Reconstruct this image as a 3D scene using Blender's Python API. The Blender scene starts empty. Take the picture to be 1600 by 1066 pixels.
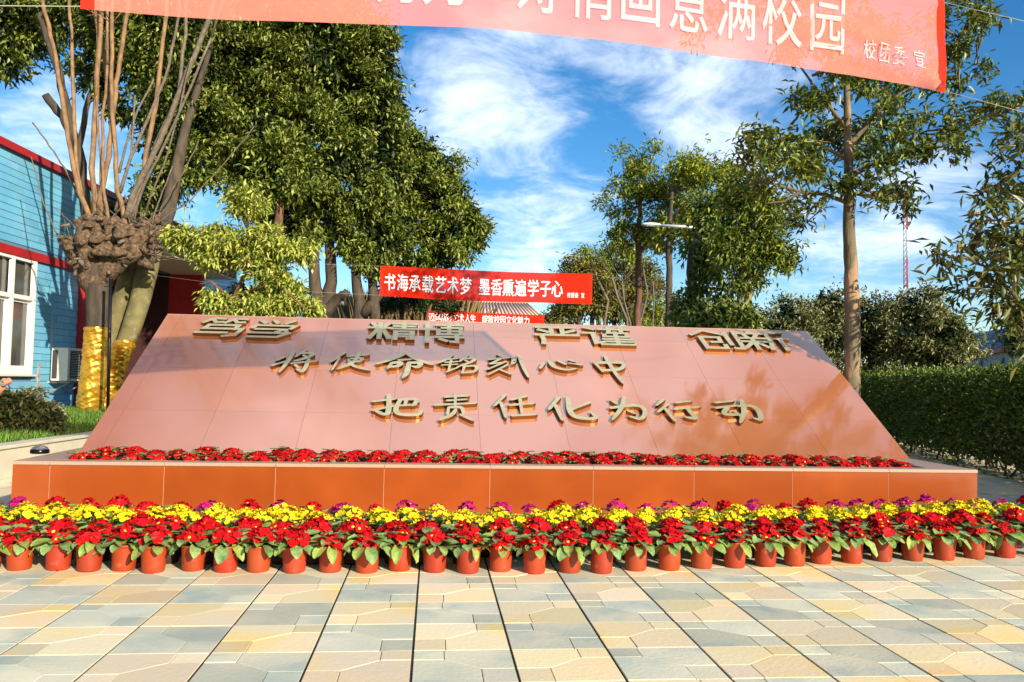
import bpy, bmesh, math, random
import numpy as np
from mathutils import Vector, Matrix
from mathutils.geometry import delaunay_2d_cdt

# ------------------------------------------------------------------ camera, sky, sun, exposure
S = bpy.context.scene
COL = S.collection
F_PX, YAW, PIT, ROL, HC = 1260.7, .0955, .0492, .0194, 1.35
_cy, _sy = math.cos(YAW), math.sin(YAW)
_fw = np.array([_sy*math.cos(PIT), _cy*math.cos(PIT), math.sin(PIT)])
_rt = np.array([_cy, -_sy, 0.]); _up = np.cross(_rt, _fw)
_c, _s = math.cos(ROL), math.sin(ROL)
RM = np.array([_c*_rt+_s*_up, -_s*_rt+_c*_up, _fw]); EYE = np.array([0, 0, HC])
cam_data = bpy.data.cameras.new('camera'); cam = bpy.data.objects.new('camera', cam_data); COL.objects.link(cam)
cam_data.sensor_width = 36; cam_data.lens = 36*F_PX/1600; cam_data.clip_end = 2000; cam_data.clip_start = .05
m = Matrix.Identity(4)
for i in range(3):
    m[i][0], m[i][1], m[i][2], m[i][3] = RM[0][i], RM[1][i], -RM[2][i], EYE[i]
cam.matrix_world = m
S.camera = cam

SUN_AZ, SUN_EL = math.radians(31.5), math.radians(20.8)      # light travels (-sin az, cos az)
W = bpy.data.worlds.new('World'); S.world = W; W.use_nodes = True
nt = W.node_tree; N = nt.nodes; L = nt.links
for n in list(N): N.remove(n)
wo = N.new('ShaderNodeOutputWorld'); bg = N.new('ShaderNodeBackground'); L.new(bg.outputs[0], wo.inputs[0])
sky = N.new('ShaderNodeTexSky'); sky.sky_type = 'NISHITA'; sky.sun_disc = False
sky.sun_elevation = SUN_EL; sky.sun_rotation = math.pi - SUN_AZ
sky.air_density = 1.0; sky.dust_density = .3; sky.ozone_density = 2.5; sky.altitude = 300
tc = N.new('ShaderNodeTexCoord')
def wmath(op, a, b=None, c=None, clamp=False):
    n = N.new('ShaderNodeMath'); n.operation = op; n.use_clamp = clamp
    for k, v in enumerate((a, b, c)):
        if v is None: continue
        if isinstance(v, (int, float)): n.inputs[k].default_value = v
        else: L.new(v, n.inputs[k])
    return n.outputs[0]
def wvec(op, a, b):
    n = N.new('ShaderNodeVectorMath'); n.operation = op
    for k, v in enumerate((a, b)):
        if isinstance(v, tuple): n.inputs[k].default_value = v
        else: L.new(v, n.inputs[k])
    return n
sep = N.new('ShaderNodeSeparateXYZ'); L.new(tc.outputs['Generated'], sep.inputs[0])
zz = wmath('ADD', wmath('MAXIMUM', sep.outputs[2], 0.0), .22)
comb = N.new('ShaderNodeCombineXYZ')
L.new(wmath('DIVIDE', sep.outputs[0], zz), comb.inputs[0]); L.new(wmath('DIVIDE', sep.outputs[1], zz), comb.inputs[1])
def wnoise(vec, scale, detail, rough, dist=0, off=(0, 0, 0)):
    mp = N.new('ShaderNodeMapping'); mp.inputs['Location'].default_value = off; L.new(vec, mp.inputs[0])
    n = N.new('ShaderNodeTexNoise'); n.inputs['Scale'].default_value = scale; n.inputs['Detail'].default_value = detail
    n.inputs['Roughness'].default_value = rough; n.inputs['Distortion'].default_value = dist
    L.new(mp.outputs[0], n.inputs['Vector']); return n.outputs[0]
big = wnoise(comb.outputs[0], 1.1, 3, .5, .3, (3.1, .4, 0))
fine = wnoise(comb.outputs[0], 4.2, 9, .62, .6, (1.7, 5.2, 0))
rip = wnoise(comb.outputs[0], 13, 6, .6, .8, (0, 2, 0))
def pixdir(x, y):
    v = RM.T @ np.array([(x-800)/F_PX, (533-y)/F_PX, 1.]); return v/np.linalg.norm(v)
cover = wmath('MULTIPLY_ADD', big, .5, -.03)
CLOUD_BANKS = [(780, 140, 150, .40), (700, 230, 130, .26), (870, 350, 120, .36), (800, 440, 90, .2), (1080, 150, 170, .36), (1200, 200, 140, .30), (1000, 90, 90, .2),
               (1370, 380, 130, .26), (1480, 300, 110, .22), (40, 220, 130, .40), (120, 290, 90, .2), (300, 320, 60, .2), (1230, 420, 120, .16), (1400, 470, 100, .1),
               (560, 170, 60, .1), (940, 200, 60, -.15), (760, 250, 60, -.22), (1560, 60, 120, -.3), (1150, 330, 60, -.1)]
for (px, py, r, amp) in CLOUD_BANKS:
    d = pixdir(px, py); ang = r/F_PX
    dist = wvec('DISTANCE', tc.outputs['Generated'], tuple(d)).outputs['Value']
    fall = N.new('ShaderNodeMapRange'); fall.interpolation_type = 'SMOOTHERSTEP'
    fall.inputs[1].default_value = 0; fall.inputs[2].default_value = ang*1.5
    fall.inputs[3].default_value = amp; fall.inputs[4].default_value = 0
    L.new(dist, fall.inputs[0]); cover = wmath('ADD', cover, fall.outputs[0])
for (d, ang, amp) in (((-.19, .41, .89), .42, .34), ((.10, .41, .90), .40, .30), ((.30, .43, .84), .38, .34), ((-.5, -.4, .75), .4, .2), ((.6, -.5, .5), .45, .25), ((-.8, .3, .5), .35, .2)):      # the cloud field carries on overhead
    v_ = Vector(d).normalized(); dist = wvec('DISTANCE', tc.outputs['Generated'], tuple(v_)).outputs['Value']
    fall = N.new('ShaderNodeMapRange'); fall.interpolation_type = 'SMOOTHERSTEP'
    fall.inputs[1].default_value = 0; fall.inputs[2].default_value = ang*1.5; fall.inputs[3].default_value = amp; fall.inputs[4].default_value = 0
    L.new(dist, fall.inputs[0]); cover = wmath('ADD', cover, fall.outputs[0])
dens = wmath('ADD', wmath('ADD', cover, wmath('MULTIPLY_ADD', fine, 1.5, -.87)), wmath('MULTIPLY_ADD', rip, .35, -.17))
cr = N.new('ShaderNodeMapRange'); cr.interpolation_type = 'SMOOTHSTEP'
cr.inputs[1].default_value = .14; cr.inputs[2].default_value = .95; cr.inputs[3].default_value = 0; cr.inputs[4].default_value = .92
L.new(dens, cr.inputs[0])
hs = N.new('ShaderNodeHueSaturation'); hs.inputs['Saturation'].default_value = 1.36; hs.inputs['Hue'].default_value = .502
hs.inputs['Value'].default_value = .78; L.new(sky.outputs[0], hs.inputs['Color'])
cl = N.new('ShaderNodeMix'); cl.data_type = 'RGBA'; L.new(cr.outputs[0], cl.inputs[0]); L.new(hs.outputs[0], cl.inputs[6])
cl.inputs[7].default_value = (5.3, 5.9, 6.8, 1)
L.new(cl.outputs[2], bg.inputs[0]); bg.inputs[1].default_value = .135

sd = bpy.data.lights.new('sun', 'SUN'); sd.energy = 4.6; sd.angle = math.radians(.53); sd.color = (1, .9, .74)
sun = bpy.data.objects.new('sun', sd); COL.objects.link(sun)
ldir = Vector((-math.sin(SUN_AZ)*math.cos(SUN_EL), math.cos(SUN_AZ)*math.cos(SUN_EL), -math.sin(SUN_EL)))
sun.rotation_euler = ldir.to_track_quat('-Z', 'Y').to_euler(); sun.location = (12, -18, 14)
vs = S.view_settings; vs.view_transform = 'Standard'; vs.look = 'None'; vs.gamma = 1; vs.exposure = .74; vs.use_curve_mapping = False
S.cycles.max_bounces = 8; S.cycles.transparent_max_bounces = 12

# ------------------------------------------------------------------ pixel helpers (measure where a thing stands)
def at(px, py, d): return EYE + RM.T @ np.array([(px-800)/F_PX, (533-py)/F_PX, 1.])*d
def ray(px, py): return RM.T @ np.array([(px-800)/F_PX, (533-py)/F_PX, 1.])
def onz(px, py, z): r = ray(px, py); return EYE + r*(z-HC)/r[2]
def onplane(px, py, A, n): r = ray(px, py); return EYE + r*np.dot(A-EYE, n)/np.dot(r, n)
def proj(P):
    q = RM @ (np.asarray(P, float)-EYE); return 800+F_PX*q[0]/q[2], 533-F_PX*q[1]/q[2], q[2]

# ------------------------------------------------------------------ materials
MATS = {}
def lin(h):
    h = h.lstrip('#'); v = [int(h[i:i+2], 16)/255 for i in (0, 2, 4)]
    return tuple(x/12.92 if x <= .04045 else ((x+.055)/1.055)**2.4 for x in v)
def mat(name, col, rough=.6, col2=None, scale=4, metallic=0, ior=1.45, bump=0, bscale=30, island=None, objvar=0, huevar=.06, trans=0, coat=0, spec=.5,
        space='Object', detail=4, stretch=None, lo=.35, hi=.65, col3=None, c3scale=1, c3=(.55, .7)):
    if name in MATS: return MATS[name]
    M = bpy.data.materials.new(name); M.use_nodes = True; nt = M.node_tree; n = nt.nodes; l = nt.links
    b = n['Principled BSDF']; b.inputs['Roughness'].default_value = rough; b.inputs['Metallic'].default_value = metallic
    b.inputs['IOR'].default_value = ior; b.inputs['Coat Weight'].default_value = coat; b.inputs['Coat Roughness'].default_value = .05
    b.inputs['Specular IOR Level'].default_value = spec
    if space == 'World':
        g = n.new('ShaderNodeNewGeometry'); vec = g.outputs['Position']
    else:
        t = n.new('ShaderNodeTexCoord'); vec = t.outputs['Object']
    mp = n.new('ShaderNodeMapping'); l.new(vec, mp.inputs[0]); vec = mp.outputs[0]
    if stretch: mp.inputs['Scale'].default_value = stretch
    oi = n.new('ShaderNodeObjectInfo')
    if space != 'World':
        mm = n.new('ShaderNodeMath'); mm.operation = 'MULTIPLY'; mm.inputs[1].default_value = 37; l.new(oi.outputs['Random'], mm.inputs[0])
        l.new(mm.outputs[0], mp.inputs['Location'])
    cur = None
    def rgb(c): 
        r = n.new('ShaderNodeRGB'); r.outputs[0].default_value = (*c[:3], 1); return r.outputs[0]
    cur = rgb(col)
    def mixc(fac, a, bb):
        x = n.new('ShaderNodeMix'); x.data_type = 'RGBA'
        if isinstance(fac, float): x.inputs[0].default_value = fac
        else: l.new(fac, x.inputs[0])
        l.new(a, x.inputs[6]); l.new(bb, x.inputs[7]); return x.outputs[2]
    def noise(sc, lo, hi, det=detail):
        x = n.new('ShaderNodeTexNoise'); x.inputs['Scale'].default_value = sc; x.inputs['Detail'].default_value = det; l.new(vec, x.inputs['Vector'])
        r = n.new('ShaderNodeMapRange'); r.inputs[1].default_value = lo; r.inputs[2].default_value = hi; l.new(x.outputs[0], r.inputs[0]); return r.outputs[0]
    if col2: cur = mixc(noise(scale, lo, hi), cur, rgb(col2))
    if col3: cur = mixc(noise(c3scale, *c3), cur, rgb(col3))
    if island:
        g = n.new('ShaderNodeNewGeometry'); r = n.new('ShaderNodeValToRGB'); l.new(g.outputs['Random Per Island'], r.inputs[0])
        els = r.color_ramp.elements
        while len(els) < len(island): els.new(.5)
        for k, c in enumerate(island): els[k].position = k/(len(island)-1); els[k].color = (*c, 1)
        cur = r.outputs[0]
        if col2: cur = mixc(noise(scale, lo, hi), cur, rgb(col2))
    if objvar:
        h = n.new('ShaderNodeHueSaturation'); mr = n.new('ShaderNodeMapRange'); mr.inputs[3].default_value = 1-objvar; mr.inputs[4].default_value = 1+objvar
        l.new(oi.outputs['Random'], mr.inputs[0]); l.new(mr.outputs[0], h.inputs['Value']); l.new(cur, h.inputs['Color'])
        mr2 = n.new('ShaderNodeMapRange'); mr2.inputs[3].default_value = .5-objvar*huevar; mr2.inputs[4].default_value = .5+objvar*huevar
        q = n.new('ShaderNodeMath'); q.operation = 'FRACT'; q2 = n.new('ShaderNodeMath'); q2.operation = 'MULTIPLY'; q2.inputs[1].default_value = 17.3
        l.new(oi.outputs['Random'], q2.inputs[0]); l.new(q2.outputs[0], q.inputs[0]); l.new(q.outputs[0], mr2.inputs[0]); l.new(mr2.outputs[0], h.inputs['Hue'])
        cur = h.outputs[0]
    l.new(cur, b.inputs['Base Color'])
    if bump:
        x = n.new('ShaderNodeTexNoise'); x.inputs['Scale'].default_value = bscale; x.inputs['Detail'].default_value = 5; l.new(vec, x.inputs['Vector'])
        bp = n.new('ShaderNodeBump'); bp.inputs['Strength'].default_value = bump; bp.inputs['Distance'].default_value = .02
        l.new(x.outputs[0], bp.inputs['Height']); l.new(bp.outputs[0], b.inputs['Normal'])
    if trans:
        tr = n.new('ShaderNodeBsdfTranslucent'); l.new(cur, tr.inputs[0]); ms = n.new('ShaderNodeMixShader'); ms.inputs[0].default_value = trans
        out = [k for k in n if k.type == 'OUTPUT_MATERIAL'][0]
        l.new(b.outputs[0], ms.inputs[1]); l.new(tr.outputs[0], ms.inputs[2]); l.new(ms.outputs[0], out.inputs[0])
    MATS[name] = M; return M

# ------------------------------------------------------------------ mesh helpers
class MB:
    def __init__(s): s.v = []; s.f = []; s.mi = []; s.sm = []
    def add(s, vs_, fs, mi=0, smooth=False):
        o = len(s.v); s.v += [tuple(map(float, p)) for p in vs_]
        for f in fs: s.f.append(tuple(o+i for i in f)); s.mi.append(mi); s.sm.append(smooth)
    def box(s, c, size, mi=0, axes=None, bev=0):
        c = np.array(c, float); hx, hy, hz = [q/2 for q in size]
        A = np.eye(3) if axes is None else np.array(axes, float)
        if bev:
            P = []; b = bev
            for sz in (-1, 1):
                for (x, y) in ((-hx, -hy), (hx, -hy), (hx, hy), (-hx, hy)): P.append((x, y, sz*(hz-b)))
            for sz in (-1, 1):
                for (x, y) in ((-hx+b, -hy+b), (hx-b, -hy+b), (hx-b, hy-b), (-hx+b, hy-b)): P.append((x, y, sz*hz))
            F = [(0, 1, 5, 4), (1, 2, 6, 5), (2, 3, 7, 6), (3, 0, 4, 7), (11, 10, 9, 8), (12, 13, 14, 15)]
            for i in range(4):
                j = (i+1) % 4; F.append((4+i, 4+j, 12+j, 12+i)); F.append((j, i, 8+i, 8+j))
        else:
            P = [(x, y, z) for z in (-hz, hz) for (x, y) in ((-hx, -hy), (hx, -hy), (hx, hy), (-hx, hy))]
            F = [(3, 2, 1, 0), (4, 5, 6, 7), (0, 1, 5, 4), (1, 2, 6, 5), (2, 3, 7, 6), (3, 0, 4, 7)]
        s.add([c+A[0]*p[0]+A[1]*p[1]+A[2]*p[2] for p in P], F, mi)
    def tube(s, pts, rad, n=8, mi=0, cap=True, smooth=True, wob=0, rng=None):
        pts = [np.array(p, float) for p in pts]; k = len(pts)
        if not hasattr(rad, '__len__'): rad = [rad]*k
        V = []; ref = None
        for i, p in enumerate(pts):
            t = pts[min(i+1, k-1)]-pts[max(i-1, 0)]; t = t/(np.linalg.norm(t)+1e-9)
            if ref is None: ref = np.cross(t, [0.3, 1, .1]); 
            ref = ref-t*np.dot(ref, t); ref /= np.linalg.norm(ref)+1e-9; b = np.cross(t, ref)
            for j in range(n):
                a = 2*math.pi*j/n; r = rad[i]*(1+(rng.uniform(-wob, wob) if rng else 0)); V.append(p+(ref*math.cos(a)+b*math.sin(a))*r)
        F = [(i*n+j, i*n+(j+1) % n, (i+1)*n+(j+1) % n, (i+1)*n+j) for i in range(k-1) for j in range(n)]
        if cap: F.append(tuple(range(n))[::-1]); F.append(tuple((k-1)*n+j for j in range(n)))
        s.add(V, F, mi, smooth)
    def lathe(s, prof, n=16, c=(0, 0, 0), mi=0, wob=None):
        V = []
        for i, (r, z) in enumerate(prof):
            for j in range(n):
                a = 2*math.pi*j/n; rr = r*(wob(a, z) if wob else 1); V.append((c[0]+rr*math.cos(a), c[1]+rr*math.sin(a), c[2]+z))
        F = [(i*n+j, i*n+(j+1) % n, (i+1)*n+(j+1) % n, (i+1)*n+j) for i in range(len(prof)-1) for j in range(n)]
        s.add(V, F, mi, True)
    def blob(s, c, r, mi=0, sub=2, jit=.18, seed=0, sc=(1, 1, 1), rough=0):
        bm = bmesh.new(); bmesh.ops.create_icosphere(bm, subdivisions=sub, radius=1)
        rg = np.random.default_rng(seed); ph = rg.uniform(0, 6, 6)
        V = []
        for v in bm.verts:
            p = np.array(v.co); d = 1+jit*(math.sin(3*p[0]+ph[0])+math.sin(4*p[1]+ph[1])+math.sin(3.5*p[2]+ph[2])+math.sin(7*p[0]*p[1]+ph[3]))*.6
            V.append(np.array(c)+p*(d+rg.normal()*rough)*r*np.array(sc))
        F = [tuple(v.index for v in f.verts) for f in bm.faces]; bm.free(); s.add(V, F, mi, True)
    def mesh(s, name, mats):
        me = bpy.data.meshes.new(name); me.from_pydata(s.v, [], s.f)
        for mm in (mats if isinstance(mats, (list, tuple)) else [mats]): me.materials.append(mm)
        me.polygons.foreach_set('material_index', s.mi); me.polygons.foreach_set('use_smooth', s.sm); me.update(); return me
    def build(s, name, mats, parent=None, **kw): return link(name, s.mesh(name, mats), parent, **kw)
def link(name, me, parent=None, loc=None, rot=None, scale=None, label=None, cat=None, group=None, kind=None):
    o = bpy.data.objects.new(name, me); COL.objects.link(o)
    if parent is not None: o.parent = parent
    if loc is not None: o.location = [float(q) for q in loc]
    if rot is not None: o.rotation_euler = rot
    if scale is not None: o.scale = scale if hasattr(scale, '__len__') else (scale,)*3
    tag(o, label, cat, group, kind); return o
def tag(o, label=None, cat=None, group=None, kind=None):
    for k, v in (('label', label), ('category', cat), ('group', group), ('kind', kind)):
        if v: o[k] = v
    return o
def thing(name, loc, label, cat, group=None, rz=0): return link(name, None, None, loc, (0, 0, rz), None, label, cat, group)
def local(parent_loc, pts): return [np.array(p, float)-np.array(parent_loc, float) for p in pts]
def shift(mb, loc): mb.v = [(a-loc[0], b-loc[1], c-loc[2]) for a, b, c in mb.v]; return mb
def numesh(name, V, Fq, mats, mi=None, smooth=False):
    me = bpy.data.meshes.new(name); V = np.asarray(V, np.float32); Fq = np.asarray(Fq, np.int32); k = Fq.shape[1]
    me.vertices.add(len(V)); me.vertices.foreach_set('co', V.ravel())
    me.loops.add(Fq.size); me.loops.foreach_set('vertex_index', Fq.ravel())
    me.polygons.add(len(Fq)); me.polygons.foreach_set('loop_start', np.arange(0, Fq.size, k, dtype=np.int32))
    for mm in (mats if isinstance(mats, (list, tuple)) else [mats]): me.materials.append(mm)
    if mi is not None: me.polygons.foreach_set('material_index', np.asarray(mi, np.int32))
    me.update(calc_edges=True); me.validate(); return me
def leaf_cloud(P, D, U, Ln, Wd, fold=.25, curl=.15):
    """P base, D direction, U up-ish normal, per leaf length/width -> verts, tris"""
    D = D/np.linalg.norm(D, axis=1, keepdims=True); Sd = np.cross(D, U); Sd /= np.linalg.norm(Sd, axis=1, keepdims=True)+1e-9
    Nn = np.cross(Sd, D); Ln = Ln[:, None]; Wd = Wd[:, None]
    tip = P+D*Ln-Nn*Ln*curl; mid = P+D*Ln*.45; a = mid+Sd*Wd*.5+Nn*Wd*fold; b = mid-Sd*Wd*.5+Nn*Wd*fold
    V = np.stack([P, a, tip, b], 1).reshape(-1, 3); n = len(P); o = np.arange(n)[:, None]*4
    F = np.concatenate([o+[0, 1, 2], o+[0, 2, 3]], 0); return V, F
def crown_leaves(rng, lobes, L0, W0, per=7, droop=.5, shell=(.55, 1.06), flat=1.0, spread=.9, clump=16, cs0=(.17, .09)):
    """lobes: (center, (rx,ry,rz), n_sprigs)"""
    Ps, Ds, Us = [], [], []
    for c, r, n in lobes:
        q = rng.normal(size=(n, 3)); q /= np.linalg.norm(q, axis=1, keepdims=True)
        rad = rng.uniform(shell[0]**2, shell[1]**2, (n, 1))**.5
        # uneven outline
        ph = rng.uniform(0, 6.28, 3); lump = 1+.13*np.sin(q[:, :1]*5+ph[0])+.13*np.sin(q[:, 1:2]*6+ph[1])+.12*np.sin(q[:, 2:]*5+ph[2])
        if clump:
            m_ = max(3, n//clump); qc = q[:m_]; pc = qc*rng.uniform(shell[0], shell[1], (m_, 1)); idx = rng.integers(0, m_, n); loose = rng.uniform(size=n) < .07
            cs = cs0[0]+cs0[1]*rng.uniform(size=(m_, 1)); off = rng.normal(size=(n, 3))*cs[idx]*np.array([1, 1, .55])
            pq = np.where(loose[:, None], q*rad*lump, pc[idx]+off); pq[:, 2] -= .12*np.linalg.norm(off[:, :2], axis=1); p = np.array(c)+pq*np.array(r); q = qc[idx]*.5+q*.5+off*1.2
        else: p = np.array(c)+q*rad*lump*np.array(r)
        out = q+np.array([0, 0, .35]); out /= np.linalg.norm(out, axis=1, keepdims=True)
        for k in range(per):
            d = out*.6+rng.normal(size=(n, 3))*spread*.6; d[:, 2] -= droop*rng.uniform(.3, 1.3, n)
            Ps.append(p+rng.normal(size=(n, 3))*L0*.55); Ds.append(d); u = rng.normal(size=(n, 3))*.45+np.array([0, 0, 1]); Us.append(u)
    P = np.concatenate(Ps); D = np.concatenate(Ds); U = np.concatenate(Us); m_ = len(P)
    return leaf_cloud(P, D, U, L0*rng.uniform(.65, 1.2, m_), W0*rng.uniform(.7, 1.15, m_))
def lobe_px(px, py, d, r, rr=None, n=300, dz=1.0, dj=0):
    k = d/F_PX; rr = rr or r
    return (at(px, py, d+dj), (r*k, r*k*dz, rr*k), n)

ORD = ['', 'first', 'second', 'third', 'fourth', 'fifth', 'sixth', 'seventh', 'eighth', 'ninth', 'tenth', 'eleventh', 'twelfth', 'thirteenth', 'fourteenth', 'fifteenth',
       'sixteenth', 'seventeenth', 'eighteenth', 'nineteenth', 'twentieth', 'twenty-first', 'twenty-second', 'twenty-third', 'twenty-fourth', 'twenty-fifth', 'twenty-sixth',
       'twenty-seventh', 'twenty-eighth', 'twenty-ninth', 'thirtieth', 'thirty-first', 'thirty-second', 'thirty-third', 'thirty-fourth', 'thirty-fifth', 'thirty-sixth',
       'thirty-seventh', 'thirty-eighth', 'thirty-ninth', 'fortieth']
# ------------------------------------------------------------------ ground and pavement
rg = random.Random(4)
M_ground = mat('packed_earth', (.16, .13, .09), .95, (.10, .09, .06), 1.5, bump=.4, bscale=8, space='World')
g = MB(); g.add([(-400, -60, -.05), (400, -60, -.05), (400, 900, -.05), (-400, 900, -.05)], [(0, 1, 2, 3)])
g.build('ground', M_ground, kind='structure')
M_joint = mat('joint_sand', (.055, .04, .025), .95, (.028, .022, .018), 9, space='World', bump=.5, bscale=90)
M_sy = mat('stone_yellow', (.86, .67, .36), .62, (.78, .65, .43), 1.7, space='World', bump=.12, bscale=40, objvar=.17, col3=(.90, .62, .24), c3scale=1.3, c3=(.52, .66), spec=.35)
M_sg = mat('stone_grey', (.56, .55, .40), .62, (.74, .66, .45), 1.9, space='World', bump=.12, bscale=40, objvar=.17, col3=(.45, .49, .39), c3scale=2.6, c3=(.5, .68), spec=.35)
TW, TX0, TR, TY0 = .4887, -.0711, .4408, 4.1098
pav = MB(); pav.add([(-16, -8, -.006), (26, -8, -.006), (26, 30, -.006), (-16, 30, -.006)], [(0, 1, 2, 3)])
PAV = pav.build('pavement', M_joint, kind='structure')
def inset(poly, e):
    n = len(poly); out = []
    for i in range(n):
        p0, p1, p2 = [np.array(poly[k % n], float) for k in (i-1, i, i+1)]
        d1 = p1-p0; d1 /= np.linalg.norm(d1); d2 = p2-p1; d2 /= np.linalg.norm(d2)
        n1 = np.array([-d1[1], d1[0]]); n2 = np.array([-d2[1], d2[0]]); b = n1+n2; b /= np.dot(b, n1); out.append(p1+b*e)
    return out
def cell_pieces(grey):
    a, b, c, d = .31, .67, .70, .40        # v measured towards the far side
    P = [[(0, c), (a, c), (a, 1), (0, 1)], [(a, c), (b, d), (1, d), (1, 1), (a, 1)], [(0, 0), (b, 0), (b, d), (a, c), (0, c)], [(b, 0), (1, 0), (1, d), (b, d)]]
    if not grey: P = [[(1-x, y) for x, y in reversed(q)] for q in P]
    return P
stones = []
for i in range(-28, 46):
    for k in range(-7, 46):
        x0, y0 = TX0+i*TW, TY0+k*TR
        if y0 > 22 or x0 > 16: continue
        grey = (i+k) % 2 != 0
        if -3.7 < x0 < 5.1 and 8.1 < y0 < 11.2: continue
        for pi_, q in enumerate(cell_pieces(grey)):
            w = [(x0+.0045+u*(TW-.009), y0+.0015+v*(TR-.003)) for u, v in q]; w = inset(w, .002)
            cx, cy = np.mean([p[0] for p in w]), np.mean([p[1] for p in w]); X, Y, D = proj((cx, cy, 0)) if cy > .5 else (-999, 0, 0)
            vis = D > 1 and -30 < X < 1630 and Y < 1085 and (cy < 5.95 or (cx > 5.75 and cy > 6.6))
            stones.append((-(1/D**2) if vis else 1, cx, cy, w, grey, pi_))
stones.sort(key=lambda t: t[0])
def stone_mb(w, cx, cy, dz, tx, ty, mb=None, mi=0):
    base = mb or MB(); top = inset(w, .0012); n = len(w)
    if mb is None: z = lambda p: (p[0]-cx)*tx+(p[1]-cy)*ty
    else: z = lambda p: dz+(p[0]-cx)*tx+(p[1]-cy)*ty
    ox, oy = (cx, cy) if mb is None else (0, 0)
    V = [(p[0]-ox, p[1]-oy, (-.02 if mb is None else -.02+dz)) for p in w]+[(p[0]-ox, p[1]-oy, z(p)-.001) for p in w]+[(p[0]-ox, p[1]-oy, z(p)) for p in top]
    F = [(i, (i+1) % n, n+(i+1) % n, n+i) for i in range(n)]+[(n+i, n+(i+1) % n, 2*n+(i+1) % n, 2*n+i) for i in range(n)]+[tuple(range(2*n, 3*n))]
    base.add(V, F, mi); return base
rest = MB()
for idx, (s_, cx, cy, w, grey, pi_) in enumerate(stones):
    dz = rg.uniform(-.001, .0015); tx, ty = rg.uniform(-.004, .004), rg.uniform(-.004, .004)
    if idx < 295 and s_ < 0: stone_mb(w, cx, cy, 0, tx, ty).build('paving_stone', M_sg if grey else M_sy, PAV, loc=(cx, cy, dz))
    else: stone_mb(w, cx, cy, dz, tx, ty, rest, 0 if grey else 1)
rest.build('paving_stones', [M_sg, M_sy], PAV, kind='stuff')

# ------------------------------------------------------------------ granite monument
XL, XR, YF, HL = -3.8918, 5.6792, 7.9861, .5137
A0 = np.array([0, 9.0451, .5137]); B0 = np.array([0, 11.6872, 2.19]); SX0, SX1 = -3.735, 5.6
M_gr = mat('polished_red_granite', (.41, .140, .058), .085, (.36, .12, .047), 240, ior=2.75, detail=2, lo=.3, hi=.7, space='World', spec=.5, bump=.012, bscale=1.5, objvar=.05, huevar=0, col3=(.44, .155, .066), c3scale=.7)
M_grd = mat('granite_front', (.31, .060, .009), .2, (.27, .050, .007), 240, ior=1.5, detail=2, lo=.3, hi=.7, space='World', objvar=.07, huevar=0, col3=(.34, .068, .010), c3scale=2.3, c3=(.45, .75))
M_grl = mat('granite_rim', (.50, .33, .22), .35, (.38, .24, .16), 120, detail=3, space='World')
M_core = mat('mortar', (.30, .14, .07), .9); M_grout = mat('pale_grout', (.60, .36, .22), .9)
MON = thing('granite_monument', (0, 8, 0), 'red polished granite monument with sloping face of raised metal characters behind the flower pots', 'monument')
o8 = (0, 8, 0)
core = MB(); core.box(((XL+XR)/2, YF+2.2, .235), (XR-XL-.01, 4.4-.004, .476)); shift(core, o8).build('base_core', M_grout, MON)
# front panels
js = [XL]+[XL+.3338+i*1.033 for i in range(9)]+[XR]
for a, b in zip(js[:-1], js[1:]):
    mb = MB(); mb.box((0, 0, 0), (b-a-.004, .03, .478), bev=.0015); mb.build('granite_panel', M_grd, MON, loc=((a+b)/2, YF+.015-8, .239))
for sx in (XL, XR):
    for q in range(4):
        mb = MB(); mb.box((0, 0, 0), (.03, 1.083, .478), bev=.0015); mb.build('granite_panel', M_grd, MON, loc=(sx+(.016 if sx < 0 else -.016), YF+.575+q*1.088-8, .239))
# rim slabs
BX0, BX1, BY0, BY1 = -3.52, 5.22, 8.16, 9.02
for a, b in zip(js[:-1], js[1:]):
    mb = MB(); mb.box((0, 0, 0), (b-a-.003, BY0-YF+.01, .034), bev=.003); mb.build('rim_slab', M_grl, MON, loc=((a+b)/2, (YF-.01+BY0)/2-8, HL-.017))
for x0, x1 in ((XL, BX0), (BX1, XR)):
    mb = MB(); mb.box((0, 0, 0), (x1-x0-.002, 4.2-(BY0-YF), .034), bev=.003); mb.build('rim_slab', M_grl, MON, loc=((x0+x1)/2, (BY0+.002+YF+4.2)/2-8+.0, HL-.017))
M_soil = mat('planting_soil', (.045, .028, .016), .95, (.02, .014, .01), 30, bump=.8, bscale=60)
mb = MB(); mb.box(((BX0+BX1)/2, (BY0+BY1)/2-8, HL-.05), (BX1-BX0-.002, BY1-BY0-.004, .03)); mb.build('soil', M_soil, MON)
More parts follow.
